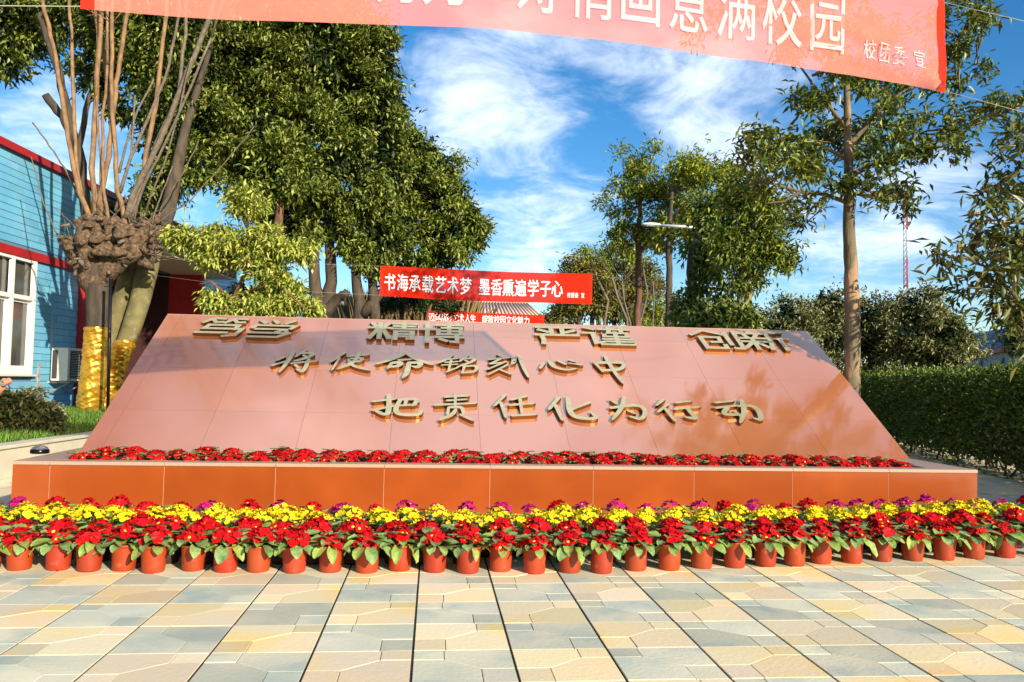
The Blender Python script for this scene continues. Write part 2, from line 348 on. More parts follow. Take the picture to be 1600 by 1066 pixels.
# sloping slab
SL = np.linalg.norm(B0-A0); sv = (B0-A0)/SL; xv = np.array([1., 0, 0]); nv = np.cross(xv, sv)
wed = MB(); e = nv*.022
pA, pB = A0-e, B0-e; yb = 12.05
V = [];
for x in (SX0+.02, SX1-.02): V += [(x, pA[1], HL-.04), (x, pA[1], pA[2]), (x, pB[1], pB[2]), (x, yb, pB[2]), (x, yb, HL-.04)]
wed.add(V, [(0, 1, 2, 3, 4)[::-1], (5, 6, 7, 8, 9), (1, 6, 7, 2)[::-1], (2, 7, 8, 3)[::-1], (3, 8, 9, 4)[::-1], (0, 5, 6, 1)[::-1]])
shift(wed, o8).build('slope_core', M_core, MON)
for x in (SX0+.009, SX1-.009):      # side cladding
    mb = MB(); P = [(A0[1]+.02, HL), (A0[1]+.03, HL+.006), (B0[1], B0[2]-.024), (yb, B0[2]-.024), (yb, HL)]
    V = [(x-.009, p[0]-8, p[1]) for p in P]+[(x+.009, p[0]-8, p[1]) for p in P]
    mb.add(V, [(0, 1, 2, 3, 4)[::-1], (5, 6, 7, 8, 9)]+[(i, (i+1) % 5, 5+(i+1) % 5, 5+i) for i in range(5)]); mb.build('side_panel', M_gr, MON)
cols = [SX0]+[.5455+i*1.0208 for i in range(-4, 5)]+[SX1]; rows = [0, .25, .55, .86, 1.0]
pr = random.Random(7)
for a, b in zip(cols[:-1], cols[1:]):
    for r0, r1 in zip(rows[:-1], rows[1:]):
        mb = MB(); w, h = b-a-.0025, (r1-r0)*SL-.0025
        ax = [xv, sv+nv*pr.uniform(-.0004, .0004), nv+xv*pr.uniform(-.0004, .0004)]
        mb.box((0, 0, 0), (w, h, .02), axes=ax)
        c = A0+xv*(a+b)/2+sv*SL*(r0+r1)/2-nv*.01-np.array(o8); mb.build('granite_panel', M_gr, MON, loc=c)
mb = MB(); mb.box((0, 0, 0), (SX1-SX0, yb-B0[1]+.02, .024), bev=.002); mb.build('top_slab', M_grl, MON, loc=((SX0+SX1)/2, (B0[1]+yb)/2-8+.004, B0[2]-.010))

# raised characters: strokes in a 100 x 100 box, placed where each stands on the slope
CH = {
 'du': (10, [[(8,30),(28,8),(50,10)],[(26,12),(34,28),(48,26)],[(54,30),(72,8),(98,10)],[(70,12),(80,28),(94,26)],[(22,42),(86,42),(80,62)],[(24,42),(16,60),(96,60),(86,90),(62,96)],[(2,80),(66,80)]]),
 'xue': (10, [[(18,8),(30,22)],[(46,4),(56,20)],[(92,6),(74,22)],[(10,34),(98,34),(88,50)],[(12,34),(6,48)],[(14,54),(76,54),(60,68)],[(2,74),(88,74)],[(78,56),(84,76),(64,95),(4,95)]]),
 'jing': (11, [[(24,2),(24,96)],[(2,36),(46,36)],[(6,8),(14,26)],[(44,6),(34,26)],[(20,40),(4,96)],[(30,40),(44,94)],[(52,10),(100,10)],[(54,24),(98,24)],[(50,39),(100,39)],[(75,0),(75,40)],[(58,54),(58,99)],[(56,54),(94,54),(94,95),(84,95)],[(58,69),(94,69)],[(58,82),(94,82)]]),
 'bo': (11, [[(0,34),(32,34)],[(16,2),(16,99)],[(38,10),(100,10)],[(68,0),(68,58)],[(42,25),(96,25),(96,58),(42,58),(42,25)],[(42,42),(96,42)],[(86,0),(92,8)],[(36,72),(100,72)],[(86,62),(86,97),(72,95)],[(46,82),(62,92)]]),
 'yan': (12, [[(4,10),(96,10)],[(38,10),(38,48)],[(64,10),(64,48)],[(8,24),(28,36)],[(94,24),(74,36)],[(0,52),(100,52)],[(12,54),(16,78),(14,99)]]),
 'jin': (10, [[(6,6),(24,16)],[(0,36),(20,36),(22,90),(38,84)],[(36,14),(98,14)],[(56,0),(56,30)],[(82,0),(82,30)],[(44,34),(92,34),(92,54),(44,54),(44,34)],[(68,28),(68,96)],[(40,68),(98,68)],[(42,81),(98,81)],[(34,96),(100,96)]]),
 'chuang': (10, [[(30,2),(2,26)],[(32,4),(66,22)],[(24,38),(56,38),(56,62),(38,62)],[(18,36),(22,92),(62,92),(62,76)],[(72,12),(76,74)],[(94,4),(96,92),(80,92)]]),
 'xin': (10, [[(26,0),(28,12)],[(2,14),(52,14)],[(14,20),(18,34)],[(40,20),(34,34)],[(0,40),(54,40)],[(2,58),(54,58)],[(27,40),(28,98)],[(22,64),(4,92)],[(34,64),(50,88)],[(94,4),(62,12)],[(62,12),(62,60),(56,98)],[(62,40),(100,40)],[(84,40),(86,99)]]),
 'jiang': (10, [[(42,6),(36,50),(24,94)],[(24,32),(10,48)],[(2,70),(34,50)],[(70,0),(50,30)],[(60,14),(94,16),(70,40),(50,50)],[(66,24),(76,32)],[(44,60),(100,48)],[(82,40),(78,96),(62,84)],[(54,66),(64,78)]]),
 'shi': (10, [[(32,6),(2,54)],[(20,36),(8,94)],[(40,26),(92,16)],[(46,38),(82,32),(76,50),(46,54),(44,38)],[(70,2),(60,60),(24,88)],[(46,60),(66,78),(100,92)]]),
 'ming': (10, [[(52,0),(34,24),(0,50)],[(52,4),(72,30),(100,48)],[(38,34),(60,30)],[(26,46),(20,66)],[(26,46),(44,42),(40,58),(24,62)],[(58,42),(56,84),(50,100)],[(58,44),(82,42),(76,62),(66,58)]]),
 'mng': (9, [[(36,2),(20,28),(0,46)],[(26,26),(48,20)],[(18,42),(48,36)],[(10,56),(46,50)],[(32,32),(26,80)],[(22,88),(48,66)],[(74,2),(54,34)],[(66,20),(96,18),(74,44),(48,62)],[(66,28),(76,40)],[(64,60),(58,92)],[(62,60),(96,54),(90,86),(58,92)]]),
 'ke': (9, [[(28,0),(38,10)],[(6,24),(58,14)],[(36,20),(8,44)],[(8,44),(44,36)],[(48,32),(2,68)],[(52,46),(2,90)],[(28,66),(54,86)],[(76,8),(62,44),(72,30)],[(82,2),(90,60),(98,98)]]),
 'xi': (12, [[(14,34),(4,74)],[(28,16),(34,64),(62,88),(84,72)],[(46,12),(62,40)],[(72,30),(98,44)],[(74,6),(84,18)]]),
 'zhong': (11, [[(6,24),(22,60)],[(6,30),(94,22),(80,52),(24,58)],[(42,0),(52,54),(66,100)]]),
 'ba': (11, [[(0,34),(42,22)],[(30,2),(34,86),(24,90),(8,74)],[(2,72),(46,50)],[(52,24),(92,18),(80,48)],[(66,24),(64,46)],[(50,50),(84,46)],[(54,24),(44,72),(56,90),(92,90),(98,72)]]),
 'ze': (10, [[(24,14),(82,8)],[(30,28),(78,22)],[(0,46),(100,36)],[(52,0),(50,44)],[(34,54),(32,80)],[(34,54),(68,50),(70,80)],[(52,60),(44,82),(14,100)],[(62,80),(90,100)]]),
 'ren': (12, [[(32,0),(2,48)],[(18,34),(26,96)],[(86,4),(46,22)],[(38,46),(100,36)],[(68,18),(68,84)],[(42,90),(100,84)]]),
 'hua': (12, [[(28,2),(2,52)],[(16,36),(24,94)],[(90,22),(46,54)],[(46,0),(42,66),(56,88),(98,90),(88,64)]]),
 'wei': (12, [[(12,14),(24,30)],[(52,0),(36,46),(2,92)],[(4,48),(84,30),(98,58),(78,94),(50,82)],[(48,56),(62,68)]]),
 'xing': (12, [[(26,0),(4,28)],[(30,24),(2,58)],[(20,44),(30,96)],[(50,16),(86,8)],[(42,46),(100,34)],[(72,42),(84,90),(60,82)]]),
 'dong': (12, [[(6,14),(46,6)],[(0,38),(52,26)],[(30,32),(6,68),(48,66)],[(38,50),(50,78)],[(54,28),(96,24),(92,90),(76,82)],[(70,0),(62,54),(40,98)]]),
}
PLACE = [('du',308,383,495,529),('xue',390,463,499,531),('jing',576,649,503,533),('bo',657,723,505,538),('yan',838,903,509,540),('jin',912,986,511,542),('chuang',1083,1157,516,549),('xin',1157,1231,518,549),
 ('jiang',426,494,546,586),('shi',517,578,549,583),('ming',590,674,550,592),('mng',684,749,554,588),('ke',761,824,554,592),('xi',841,909,561,584),('zhong',928,984,556,600),
 ('ba',582,661,616,655),('ze',679,743,615,659),('ren',772,834,617,656),('hua',857,932,620,661),('wei',952,1010,620,661),('xing',1027,1094,624,661),('dong',1121,1189,625,663)]
M_brass = mat('raised_letter_metal', (.54, .49, .30), .27, (.44, .39, .22), 14, metallic=.45, space='World', bump=.05, bscale=40)
M_side = mat('letter_return_metal', (.36, .16, .045), .32, metallic=1)
def ribbon(pts, w, taper):
    # smooth then offset into a closed polygon
    P = [np.array(p, float) for p in pts]
    if len(P) > 2 and taper:
        for _ in range(2):
            Q = [P[0]]
            for a, b in zip(P[:-1], P[1:]): Q += [a*.75+b*.25, a*.25+b*.75]
            Q.append(P[-1]); P = Q
    n = len(P); Lf, Rt = [], []
    for i, p in enumerate(P):
        d0 = P[i]-P[i-1] if i > 0 else P[1]-P[0]; d1 = P[i+1]-P[i] if i < n-1 else P[-1]-P[-2]
        d0 = d0/(np.linalg.norm(d0)+1e-9); d1 = d1/(np.linalg.norm(d1)+1e-9); t = d0+d1; t /= np.linalg.norm(t)+1e-9
        nn = np.array([-t[1], t[0]]); k = 1/max(.5, np.dot(nn, np.array([-d0[1], d0[0]])))
        f = i/(n-1); ww = w*.5*k
        if taper: ww *= .72+.5*math.sin(math.pi*min(1, f*1.15))*.6 if f < .87 else .62
        Lf.append(p+nn*ww); Rt.append(p-nn*ww)
    a = P[0]-(P[1]-P[0])/np.linalg.norm(P[1]-P[0])*w*.35; b = P[-1]+(P[-1]-P[-2])/np.linalg.norm(P[-1]-P[-2])*w*(.55 if taper else .4)
    return ([a]+Lf+[b]+Rt[::-1]) if taper else [Lf[0]+(a-P[0])]+Lf+[Lf[-1]+(b-P[-1]), Rt[-1]+(b-P[-1])]+Rt[::-1]+[Rt[0]+(a-P[0])]
LT = .048
for (nm, x0, x1, y0, y1) in PLACE:
    w, strokes = CH[nm]; taper = nm not in ('du', 'xue', 'jing', 'bo', 'yan', 'jin', 'chuang', 'xin')
    y1 = y1-3; T = A0+nv*LT
    # corners of the box on the raised plane
    C = onplane((x0+x1)/2, (y0+y1)/2, T, nv); c2 = [np.dot(onplane(px, py, T, nv)-T, ax) for px, py, ax in ((x0, (y0+y1)/2, xv), (x1, (y0+y1)/2, xv), ((x0+x1)/2, y0, sv), ((x0+x1)/2, y1, sv))]
    sh = 0
    def to2(p, ww=c2): return Vector((ww[0]+(ww[1]-ww[0])*p[0]/100, ww[2]+(ww[3]-ww[2])*p[1]/100))
    vv, fc = [], []
    for st in strokes:
        poly = [to2(p) for p in ribbon(st, w*(1.02 if taper else .98), taper)]
        area = sum(poly[i].x*poly[(i+1) % len(poly)].y-poly[(i+1) % len(poly)].x*poly[i].y for i in range(len(poly)))
        if area < 0: poly.reverse()
        fc.append(list(range(len(vv), len(vv)+len(poly)))); vv += poly
    ov, oe, of, _, _, orf = delaunay_2d_cdt(vv, [], fc, 1, 1e-4)
    of = [f for f, o_ in zip(of, orf) if len(o_) > 0]
    org = T+xv*c2[0]+sv*c2[3]
    mb = MB(); cnt = {}
    top = [T+xv*p.x+sv*p.y-org for p in ov]; bot = [p-nv*(LT-.004) for p in top]; n = len(ov)
    mb.add(top+bot, [], 0)
    for f in of:
        f = tuple(f); a, b, c_ = [np.array(top[k]) for k in f[:3]]
        if np.dot(np.cross(b-a, c_-a), nv) < 0: f = f[::-1]
        mb.f.append(f); mb.mi.append(0); mb.sm.append(False)
        for i in range(len(f)):
            e_ = (f[i], f[(i+1) % len(f)]); cnt[e_] = 1
    for (a, b) in list(cnt):
        if (b, a) not in cnt: mb.f.append((b, a, n+a, n+b)); mb.mi.append(1); mb.sm.append(False)
    mb.build('raised_character', [M_brass, M_side], MON, loc=org-np.array(o8))
# uplight on the left corner of the rim
fx = onz(62, 708.5, HL); F0 = thing('ground_uplight', (fx[0], fx[1], HL), 'small round steel uplight with domed cover on the left end of the granite rim', 'light')
mb = MB(); mb.lathe([(.0, .0), (.085, .0), (.09, .012), (.088, .035), (.08, .045)], 20); mb.build('housing', mat('dark_steel', (.03, .025, .02), .25, metallic=.9), F0)
mb = MB(); mb.lathe([(.079, .043), (.07, .062), (.045, .076), (.0, .082)], 20); mb.build('cover', mat('pale_steel', (.6, .52, .45), .25, metallic=.9), F0)

# ------------------------------------------------------------------ flowers
M_pot = mat('terracotta_pot', (.36, .036, .006), .5, (.33, .045, .012), 9, objvar=.16, huevar=.03, col3=(.48, .17, .09), c3scale=14, c3=(.64, .85), bump=.12, bscale=20)
M_leaf = mat('primrose_leaf', (.15, .25, .06), .42, (.30, .42, .15), 22, objvar=.30, trans=.22, bump=.5, bscale=45)
M_leafy = mat('primrose_leaf_pale', (.36, .46, .09), .42, (.22, .34, .08), 20, objvar=.2, trans=.22, bump=.5, bscale=45)
def petal(nm, c, c2): return mat(nm, c, .55, c2, 60, objvar=.22, huevar=0, trans=.12, spec=.2)
M_red = petal('red_petal', (.62, .006, .008), (.45, .003, .006)); M_yel = petal('yellow_petal', (.86, .68, .012), (.84, .62, .01)); M_mag = petal('magenta_petal', (.55, .012, .17), (.42, .008, .10))
M_eye = mat('flower_eye', (.85, .55, .03), .6); M_eyeo = mat('orange_eye', (.85, .40, .02), .6)
M_dpot = mat('shade_darkened_pot', (.045, .018, .010), .55, (.03, .014, .010), 9)  # near-black colour stands in for the deep shade between the pots
M_psoil = mat('pot_soil', (.03, .02, .012), .95)
fr = np.random.default_rng(11)
def pot_mesh(k, mp=None):
    r = np.random.default_rng(k); ph = r.uniform(0, 6, 3); h = .185+r.uniform(-.006, .006)
    wob = lambda a, z: 1+.02*math.sin(2*a+ph[0])*(z/.18)+.012*math.sin(3*a+ph[1]+z*20)
    mb = MB(); mb.lathe([(0, .002), (.066, 0), (.072, .004), (.0745, .012), (.078, .05), (.081, .10), (.084, .15), (.086, h-.014), (.0885, h-.012), (.0885, h), (.084, h+.001), (.080, h-.02), (.0, h-.022)], 26, wob=wob)
    mb.mi = [1 if min(f)//26 >= 11 else 0 for f in mb.f]
    return mb.mesh('pot', [mp or M_pot, M_psoil])
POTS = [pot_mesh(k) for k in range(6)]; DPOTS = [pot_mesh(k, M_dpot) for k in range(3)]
def leaf_mesh(k, mt):
    r = np.random.default_rng(50+k); ln = .120+.03*r.uniform(); wd = .070+.018*r.uniform(); cu = r.uniform(.5, 1.5); V = []
    prof = [.12, .55, .9, 1.0, .85, .35]
    for i, wv in enumerate(prof):
        f = i/5; x = ln*f; z = .03*math.sin(f*2.2)-cu*.045*f*f
        for s_, e_ in ((-1, 1), (-.5, .4), (0, 0), (.5, .4), (1, 1)): V.append((x, s_*wd*.5*wv, z+e_*.008*cu*(1 if i % 2 else .2)+abs(s_)*.006))
    F = [(i*5+j, (i+1)*5+j, (i+1)*5+j+1, i*5+j+1) for i in range(5) for j in range(4)]
    mb = MB(); mb.add(V, F, 0, True); return mb.mesh('leaf', mt)
LEAVES = [leaf_mesh(k, M_leaf if k < 4 else M_leafy) for k in range(7)]
def blossom_geo(k, r0=.026):
    r = np.random.default_rng(80+k); mb = MB(); V = [(0, 0, -.004)]; n = 20; up = r.uniform(.1, .5)
    for j in range(n):
        a = 2*math.pi*j/n; pet = (j % 4); rr = r0*(.84, 1.0, .97, 1.0)[pet]*(1+.07*r.normal()); V.append((rr*math.cos(a), rr*math.sin(a), .008*up+.004*r.normal()+(.003 if pet else -.002)))
    mb.add(V, [(0, 1+j, 1+(j+1) % n) for j in range(n)], 0, True)
    if k == 0:
        e_ = r0*.30; V = [(0, 0, .0028)]+[(e_*math.cos(6.283*j/7), e_*math.sin(6.283*j/7), .0008) for j in range(7)]
        mb.add(V, [(0, 1+j, 1+(j+1) % 7) for j in range(7)], 1)
    return mb
def blossoms(mt, eye, r0): return [blossom_geo(k, r0).mesh('blossom', [mt, eye]) for k in range(5)]
BL = {'red': blossoms(M_red, M_eye, .036), 'yellow': blossoms(M_yel, M_eyeo, .0235), 'magenta': blossoms(M_mag, M_eye, .031)}
def rosette(root, z0, n, r, seed, sc=1.0):
    for k in range(n):
        a = 2*math.pi*(k+r.uniform(-.3, .3))/n; lv = k % 3; el = (-.3, .1, .5)[lv]+r.uniform(-.2, .2)
        rad = (.055, .035, .02)[lv]; me = LEAVES[int(r.integers(0, 7))]; s_ = sc*r.uniform(.75, 1.2)
        link('leaf', me, root, (rad*math.cos(a), rad*math.sin(a), z0+(.004, .014, .022)[lv]), (r.uniform(-.3, .3), -el, a), s_*.97)
def dome(root, kind, z0, n, R, r, cx=0, cy=0):
    for k in range(n):
        q = math.sqrt((k+.5)/n)*R; a = k*2.39996+r.uniform(-.3, .3); x, y = q*math.cos(a), q*math.sin(a); z = z0+.062*(1-(q/R)**2)+r.uniform(-.016, .014)
        tl = q/R*.85+r.uniform(-.3, .3)
        nz = Vector((math.cos(a)*math.sin(tl), math.sin(a)*math.sin(tl), math.cos(tl))); rot = nz.to_track_quat('Z', 'Y').to_euler()
        link('blossom', BL[kind][int(r.integers(0, 5))], root, (x+cx, y+cy, z), rot, r.uniform(.85, 1.18))
def stalks(root, z0, z1, n, R, r):
    mb = MB()
    for k in range(n):
        a = r.uniform(0, 6.28); q = R*math.sqrt(r.uniform()); mb.tube([(q*.3*math.cos(a), q*.3*math.sin(a), z0), (q*math.cos(a), q*math.sin(a), z1)], .0022, 4)
    mb.build('stalk', M_leafy, root)
# front row: x, y measured from the photograph (pixel column, pixel row of each pot foot)
fxs = [-28, 22, 83, 132, 187, 234, 297, 348, 400, 457, 514, 572, 624, 679, 732, 783, 837, 893, 943, 997, 1050, 1101, 1153, 1202, 1248, 1289, 1338, 1385, 1434, 1484, 1531, 1580, 1628]
fys = [893, 893, 893, 895, 894, 897, 894, 896, 896, 897, 896, 897, 894, 896, 898, 895, 898, 897, 898, 894, 893, 890, 889, 887, 886, 883, 882, 879, 878, 877, 875, 873, 871]
front = [onz(x, y, 0) for x, y in zip(fxs, fys)]; front = [(p[0], p[1]+.07) for p in front]
cx_ = np.array([p[0] for p in front]); cy_ = np.array([p[1] for p in front]); curve = np.poly1d(np.polyfit(cx_, cy_, 3))
def plant(pos, kind, label, group, nl, nb, R, z0, r, zoff=0, stalky=0, sc=1.0, dark=False):
    t = thing('potted_primrose', (pos[0], pos[1], 0), label, 'potted flower', group, r.uniform(0, 6.28))
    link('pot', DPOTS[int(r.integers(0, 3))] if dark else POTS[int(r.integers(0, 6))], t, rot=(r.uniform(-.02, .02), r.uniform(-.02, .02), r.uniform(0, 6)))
    rosette(t, .175, nl, r, 0, sc)
    ox, oy = r.uniform(-.015, .015, 2); dome(t, kind, z0, nb, R, r, ox, oy)
    if stalky: stalks(t, .18, z0+.02, stalky, R*.8, r)
    return t
for i, p in enumerate(front):
    lb = f'red primrose in a terracotta pot, {ORD[i]} from the left in the front row' if 0 < i < len(front)-1 else ('red primrose in a terracotta pot, cut by the %s picture edge, front row' % ('left' if i == 0 else 'right'))
    n = 15+int(fr.integers(-2, 4)); plant(p, 'red', lb, 'front row of red potted primroses', 20, n+int(fr.integers(4, 11)), .108+fr.uniform(-.018, .016), .212+fr.uniform(-.022, .022), fr)
ROWS = [(.28, 'red', 'red primrose', 'second', 35, 15, 26, .110, .234), (.53, 'yellow', 'yellow primrose', 'third', 38, 11, 32, .108, .248), (.78, 'yellow', 'yellow primrose', 'fourth', 39, 10, 30, .105, .254), (1.05, 'magenta', 'magenta primrose', 'fifth', 39, 9, 14, .085, .256)]
for (dy, kind, nm, rowname, cnt, nl, nb, R, z0) in ROWS:
    xa, xb = -3.3-dy*.5, 5.35+dy*.6; stp = (xb-xa)/(cnt-1)
    for i in range(cnt):
        x = xa+i*stp+fr.uniform(-.03, .03); y = float(curve(np.clip(x, -3.1, 4.95)))+dy+fr.uniform(-.02, .02)
        kk = kind; nn = nm
        if kind == 'magenta' and fr.uniform() < .38: kk, nn = 'red', 'crimson primrose'
        plant((x, y), kk, f'{nn} in a shade-darkened pot, {ORD[i+1]} from the left in the {rowname} row', f'{rowname} row of potted primroses', nl, nb+int(fr.integers(-5, 5)), R+fr.uniform(-.016, .016), z0+fr.uniform(-.022, .022), fr, stalky=4 if kind == 'yellow' else 0, dark=True)
# bed on the monument: one mesh of leaves and one of blossoms per plant (a few pixels each)
def joined(geos, name, mats, parent):
    mb = MB()
    for (me_mb, M4) in geos:
        P = [M4 @ Vector(v) for v in me_mb.v]; o = len(mb.v); mb.v += [tuple(p) for p in P]; mb.f += [tuple(o+i for i in f) for f in me_mb.f]; mb.mi += me_mb.mi; mb.sm += me_mb.sm
    return mb.mesh(name, mats)
def mesh_to_mb(me):
    mb = MB(); mb.v = [tuple(v.co) for v in me.vertices]; mb.f = [tuple(p.vertices) for p in me.polygons]; mb.mi = [0]*len(mb.f); mb.sm = [True]*len(mb.f); return mb
LMB = [mesh_to_mb(m_) for m_ in LEAVES]; BMB = [blossom_geo(k, .032) for k in range(5)]
VAR = []
for v in range(7):
    r = np.random.default_rng(300+v); gl, gb = [], []
    for k in range(9):
        a = 6.283*k/9+r.uniform(-.3, .3); gl.append((LMB[int(r.integers(0, 7))], Matrix.Translation((.02*math.cos(a), .02*math.sin(a), .02+r.uniform(0, .03))) @ Matrix.Rotation(a, 4, 'Z') @ Matrix.Rotation(-r.uniform(.0, .6), 4, 'Y') @ Matrix.Scale(r.uniform(.7, 1.0), 4)))
    R = .12; n = 26
    for k in range(n):
        q = math.sqrt((k+.5)/n)*R; a = k*2.39996+r.uniform(-.3, .3); tl = q/R*.8+r.uniform(-.15, .15)
        nz = Vector((math.cos(a)*math.sin(tl), math.sin(a)*math.sin(tl), math.cos(tl)))
        gb.append((BMB[int(r.integers(0, 5))], Matrix.Translation((q*math.cos(a), q*math.sin(a), .045+.05*(1-(q/R)**2)+r.uniform(-.008, .01))) @ nz.to_track_quat('Z', 'Y').to_matrix().to_4x4()))
    VAR.append((joined(gl, 'foliage', M_leaf, None), joined(gb, 'blossoms', [M_red, M_eye], None)))
for row, (yy, cnt) in enumerate(((8.31, 37), (8.56, 36), (8.82, 34))):
    for i in range(cnt):
        x = -3.38+(i+.5*(row % 2))*(5.08+3.38)/(cnt-1)+fr.uniform(-.04, .04)
        if x > 5.12: x = 5.1
        t = thing('red_primrose', (x, yy+fr.uniform(-.04, .04), HL-.038+(.0 if row else -.012)), f'red primrose in the granite bed, {ORD[i+1]} from left in its {("front", "middle", "back")[row]} row', 'flower', 'red primroses in the bed of the monument', fr.uniform(0, 6.28))
        v = VAR[int(fr.integers(0, 7))]; s_ = fr.uniform(.75, 1.12) if row else fr.uniform(.7, 1.0); link('foliage', v[0], t, scale=s_); link('blossoms', v[1], t, scale=s_)
# ------------------------------------------------------------------ banners
def cloth_mat(name, col, transp, transl, col2):
    M = bpy.data.materials.new(name); M.use_nodes = True; n = M.node_tree.nodes; l = M.node_tree.links
    for k in list(n): n.remove(k)
    o = n.new('ShaderNodeOutputMaterial'); d = n.new('ShaderNodeBsdfDiffuse'); t = n.new('ShaderNodeBsdfTranslucent'); tp = n.new('ShaderNodeBsdfTransparent')
    no = n.new('ShaderNodeTexNoise'); no.inputs['Scale'].default_value = 2.2; tc = n.new('ShaderNodeTexCoord'); l.new(tc.outputs['Object'], no.inputs['Vector'])
    mx = n.new('ShaderNodeMix'); mx.data_type = 'RGBA'; mx.inputs[6].default_value = (*col, 1); mx.inputs[7].default_value = (*col2, 1); l.new(no.outputs[0], mx.inputs[0])
    l.new(mx.outputs[2], d.inputs[0]); l.new(mx.outputs[2], t.inputs[0]); tp.inputs[0].default_value = (1, .80, .78, 1)
    a = n.new('ShaderNodeMixShader'); a.inputs[0].default_value = transl; l.new(d.outputs[0], a.inputs[1]); l.new(t.outputs[0], a.inputs[2])
    b = n.new('ShaderNodeMixShader'); b.inputs[0].default_value = transp; l.new(a.outputs[0], b.inputs[1]); l.new(tp.outputs[0], b.inputs[2]); l.new(b.outputs[0], o.inputs[0]); return M
M_cl1 = cloth_mat('thin_red_cloth', (.96, .31, .225), .36, .3, (.96, .36, .27))
M_cl2 = cloth_mat('red_cloth', (.85, .035, .012), .04, .25, (.80, .025, .01))
M_hem = cloth_mat('red_hem', (.90, .05, .02), .08, .25, (.85, .04, .02))
M_white = mat('white_print', (.92, .90, .86), .8)
M_wthin = cloth_mat('thin_white_print', (.98, .97, .96), .60, .25, (.97, .96, .95))
M_string = mat('white_string', (.40, .36, .30), .8)
def glyph(ch, bold):
    cu = bpy.data.curves.new('glyph', 'FONT'); cu.body = ch; cu.size = 1; cu.offset = bold; cu.resolution_u = 3; cu.fill_mode = 'FRONT'
    o = bpy.data.objects.new('glyph', cu); COL.objects.link(o); bpy.context.view_layer.update()
    me = bpy.data.meshes.new_from_object(o.evaluated_get(bpy.context.evaluated_depsgraph_get())); bpy.data.objects.remove(o); bpy.data.curves.remove(cu)
    v = [tuple(p.co) for p in me.vertices]; f = [tuple(p.vertices) for p in me.polygons]; bpy.data.meshes.remove(me); return v, f
def banner(A, B, h, bottom, label, mcl, texts, amp=.012, seed=1, strings=(), folds=(), thin=False):
    """A, B: lower left and right end in the world. bottom: pixels of the lower edge. texts: (char, u, v0, width, height)"""
    A, B = np.array(A), np.array(B); d = B-A; Lb = np.linalg.norm(d[:2]); t = np.array([d[0], d[1], 0])/Lb; nrm = np.array([t[1], -t[0], 0])   # towards the viewer
    us, zs = [], []
    for (px, py) in bottom:
        P = onplane(px, py, A, nrm); us.append(np.dot(P-A, t)); zs.append(P[2])
    r = np.random.default_rng(seed); ph = r.uniform(0, 6, 6)
    def pt(u, v, off=0):   # u metres, v 0..1
        z0 = np.interp(u, us, zs); w = amp*(math.sin(u*2.1+ph[0]+v*2)+.6*math.sin(u*5.3+ph[1]-v*3)+.5*math.sin(v*9+u*1.1+ph[2]))
        for (fu, fv, du, dv, s_, a_) in folds:      # pulled creases from a corner
            q = (u-fu)*dv-(v*h-fv)*du; lg = (u-fu)*du+(v*h-fv)*dv
            if lg > 0: w += a_*math.exp(-(q/s_)**2)*math.exp(-lg*.9)
        edge = .012*math.sin(u*1.7+ph[3])
        return A+t*u+np.array([0, 0, z0-A[2]+v*h+edge*(1-v)])+nrm*(w+off)
    root = thing('banner', A, label, 'banner')
    nx, nz = 120, 16; mb = MB(); V = [pt(us[0]+(us[-1]-us[0])*i/nx, .0+j/nz)-A for j in range(nz+1) for i in range(nx+1)]
    mb.add(V, [(j*(nx+1)+i, j*(nx+1)+i+1, (j+1)*(nx+1)+i+1, (j+1)*(nx+1)+i) for j in range(nz) for i in range(nx)], 0, True); mb.build('cloth', mcl, root)
    for (ua, ub) in ((us[0], us[0]+.10*h), (us[-1]-.10*h, us[-1])):     # doubled hems at the ends
        mb = MB(); V = [pt(ua+(ub-ua)*i/2, j/nz, .004)-A for j in range(nz+1) for i in range(3)]
        mb.add(V, [(j*3+i, j*3+i+1, (j+1)*3+i+1, (j+1)*3+i) for j in range(nz) for i in range(2)], 0, True); mb.build('hem', M_hem, root)
    for (ch, px, v0, w_, h_) in texts:
        P = onplane(px, 300, A, nrm); u = np.dot(P-A, t); v, f = glyph(ch, 0)
        xs = [p[0] for p in v]; ys = [p[1] for p in v]; cx = .5*(min(xs)+max(xs))
        mb = MB(); bw = .016
        for q_, (bx, by) in enumerate(((0, 0), (bw, 0), (-bw, 0), (0, bw*.6), (0, -bw*.6)) if not thin else ((bw*.6, .002), (-bw*.6, -.002))):
            V = []
            for p in v: V.append(pt(u+(p[0]-cx+bx)*w_/.93, v0+(p[1]+.10+by)*h_/.95/h, .009+q_*.0012)-A)
            mb.add(V, f)
        mb.build('printed_character', M_wthin if thin else M_white, root)
    for (u, v, P) in strings:
        a = pt(us[0] if u == 0 else us[-1], v); mb = MB(); P = np.array(P); mid = (a+P)/2-np.array([0, 0, .12]); mb.tube([a-A, mid-A, P-A], .0028, 5); mb.build('string', M_string, root)
    return root
H1 = .763
t1 = [('吐', 538), ('芬', 617), ('芳', 692), ('诗', 832), ('情', 920), ('画', 996), ('意', 1073), ('满', 1150), ('校', 1221), ('园', 1292)]
A1, B1 = at(126, 14, 4.75), at(1475, 146, 6.5)
tx = [(c_, x, .175, .335, .50) for c_, x in t1]+[(c_, x, .18, .105, .155) for c_, x in (('校', 1358), ('团', 1380), ('委', 1402), ('宣', 1433))]
hn = (B1-A1)/np.linalg.norm(B1-A1)
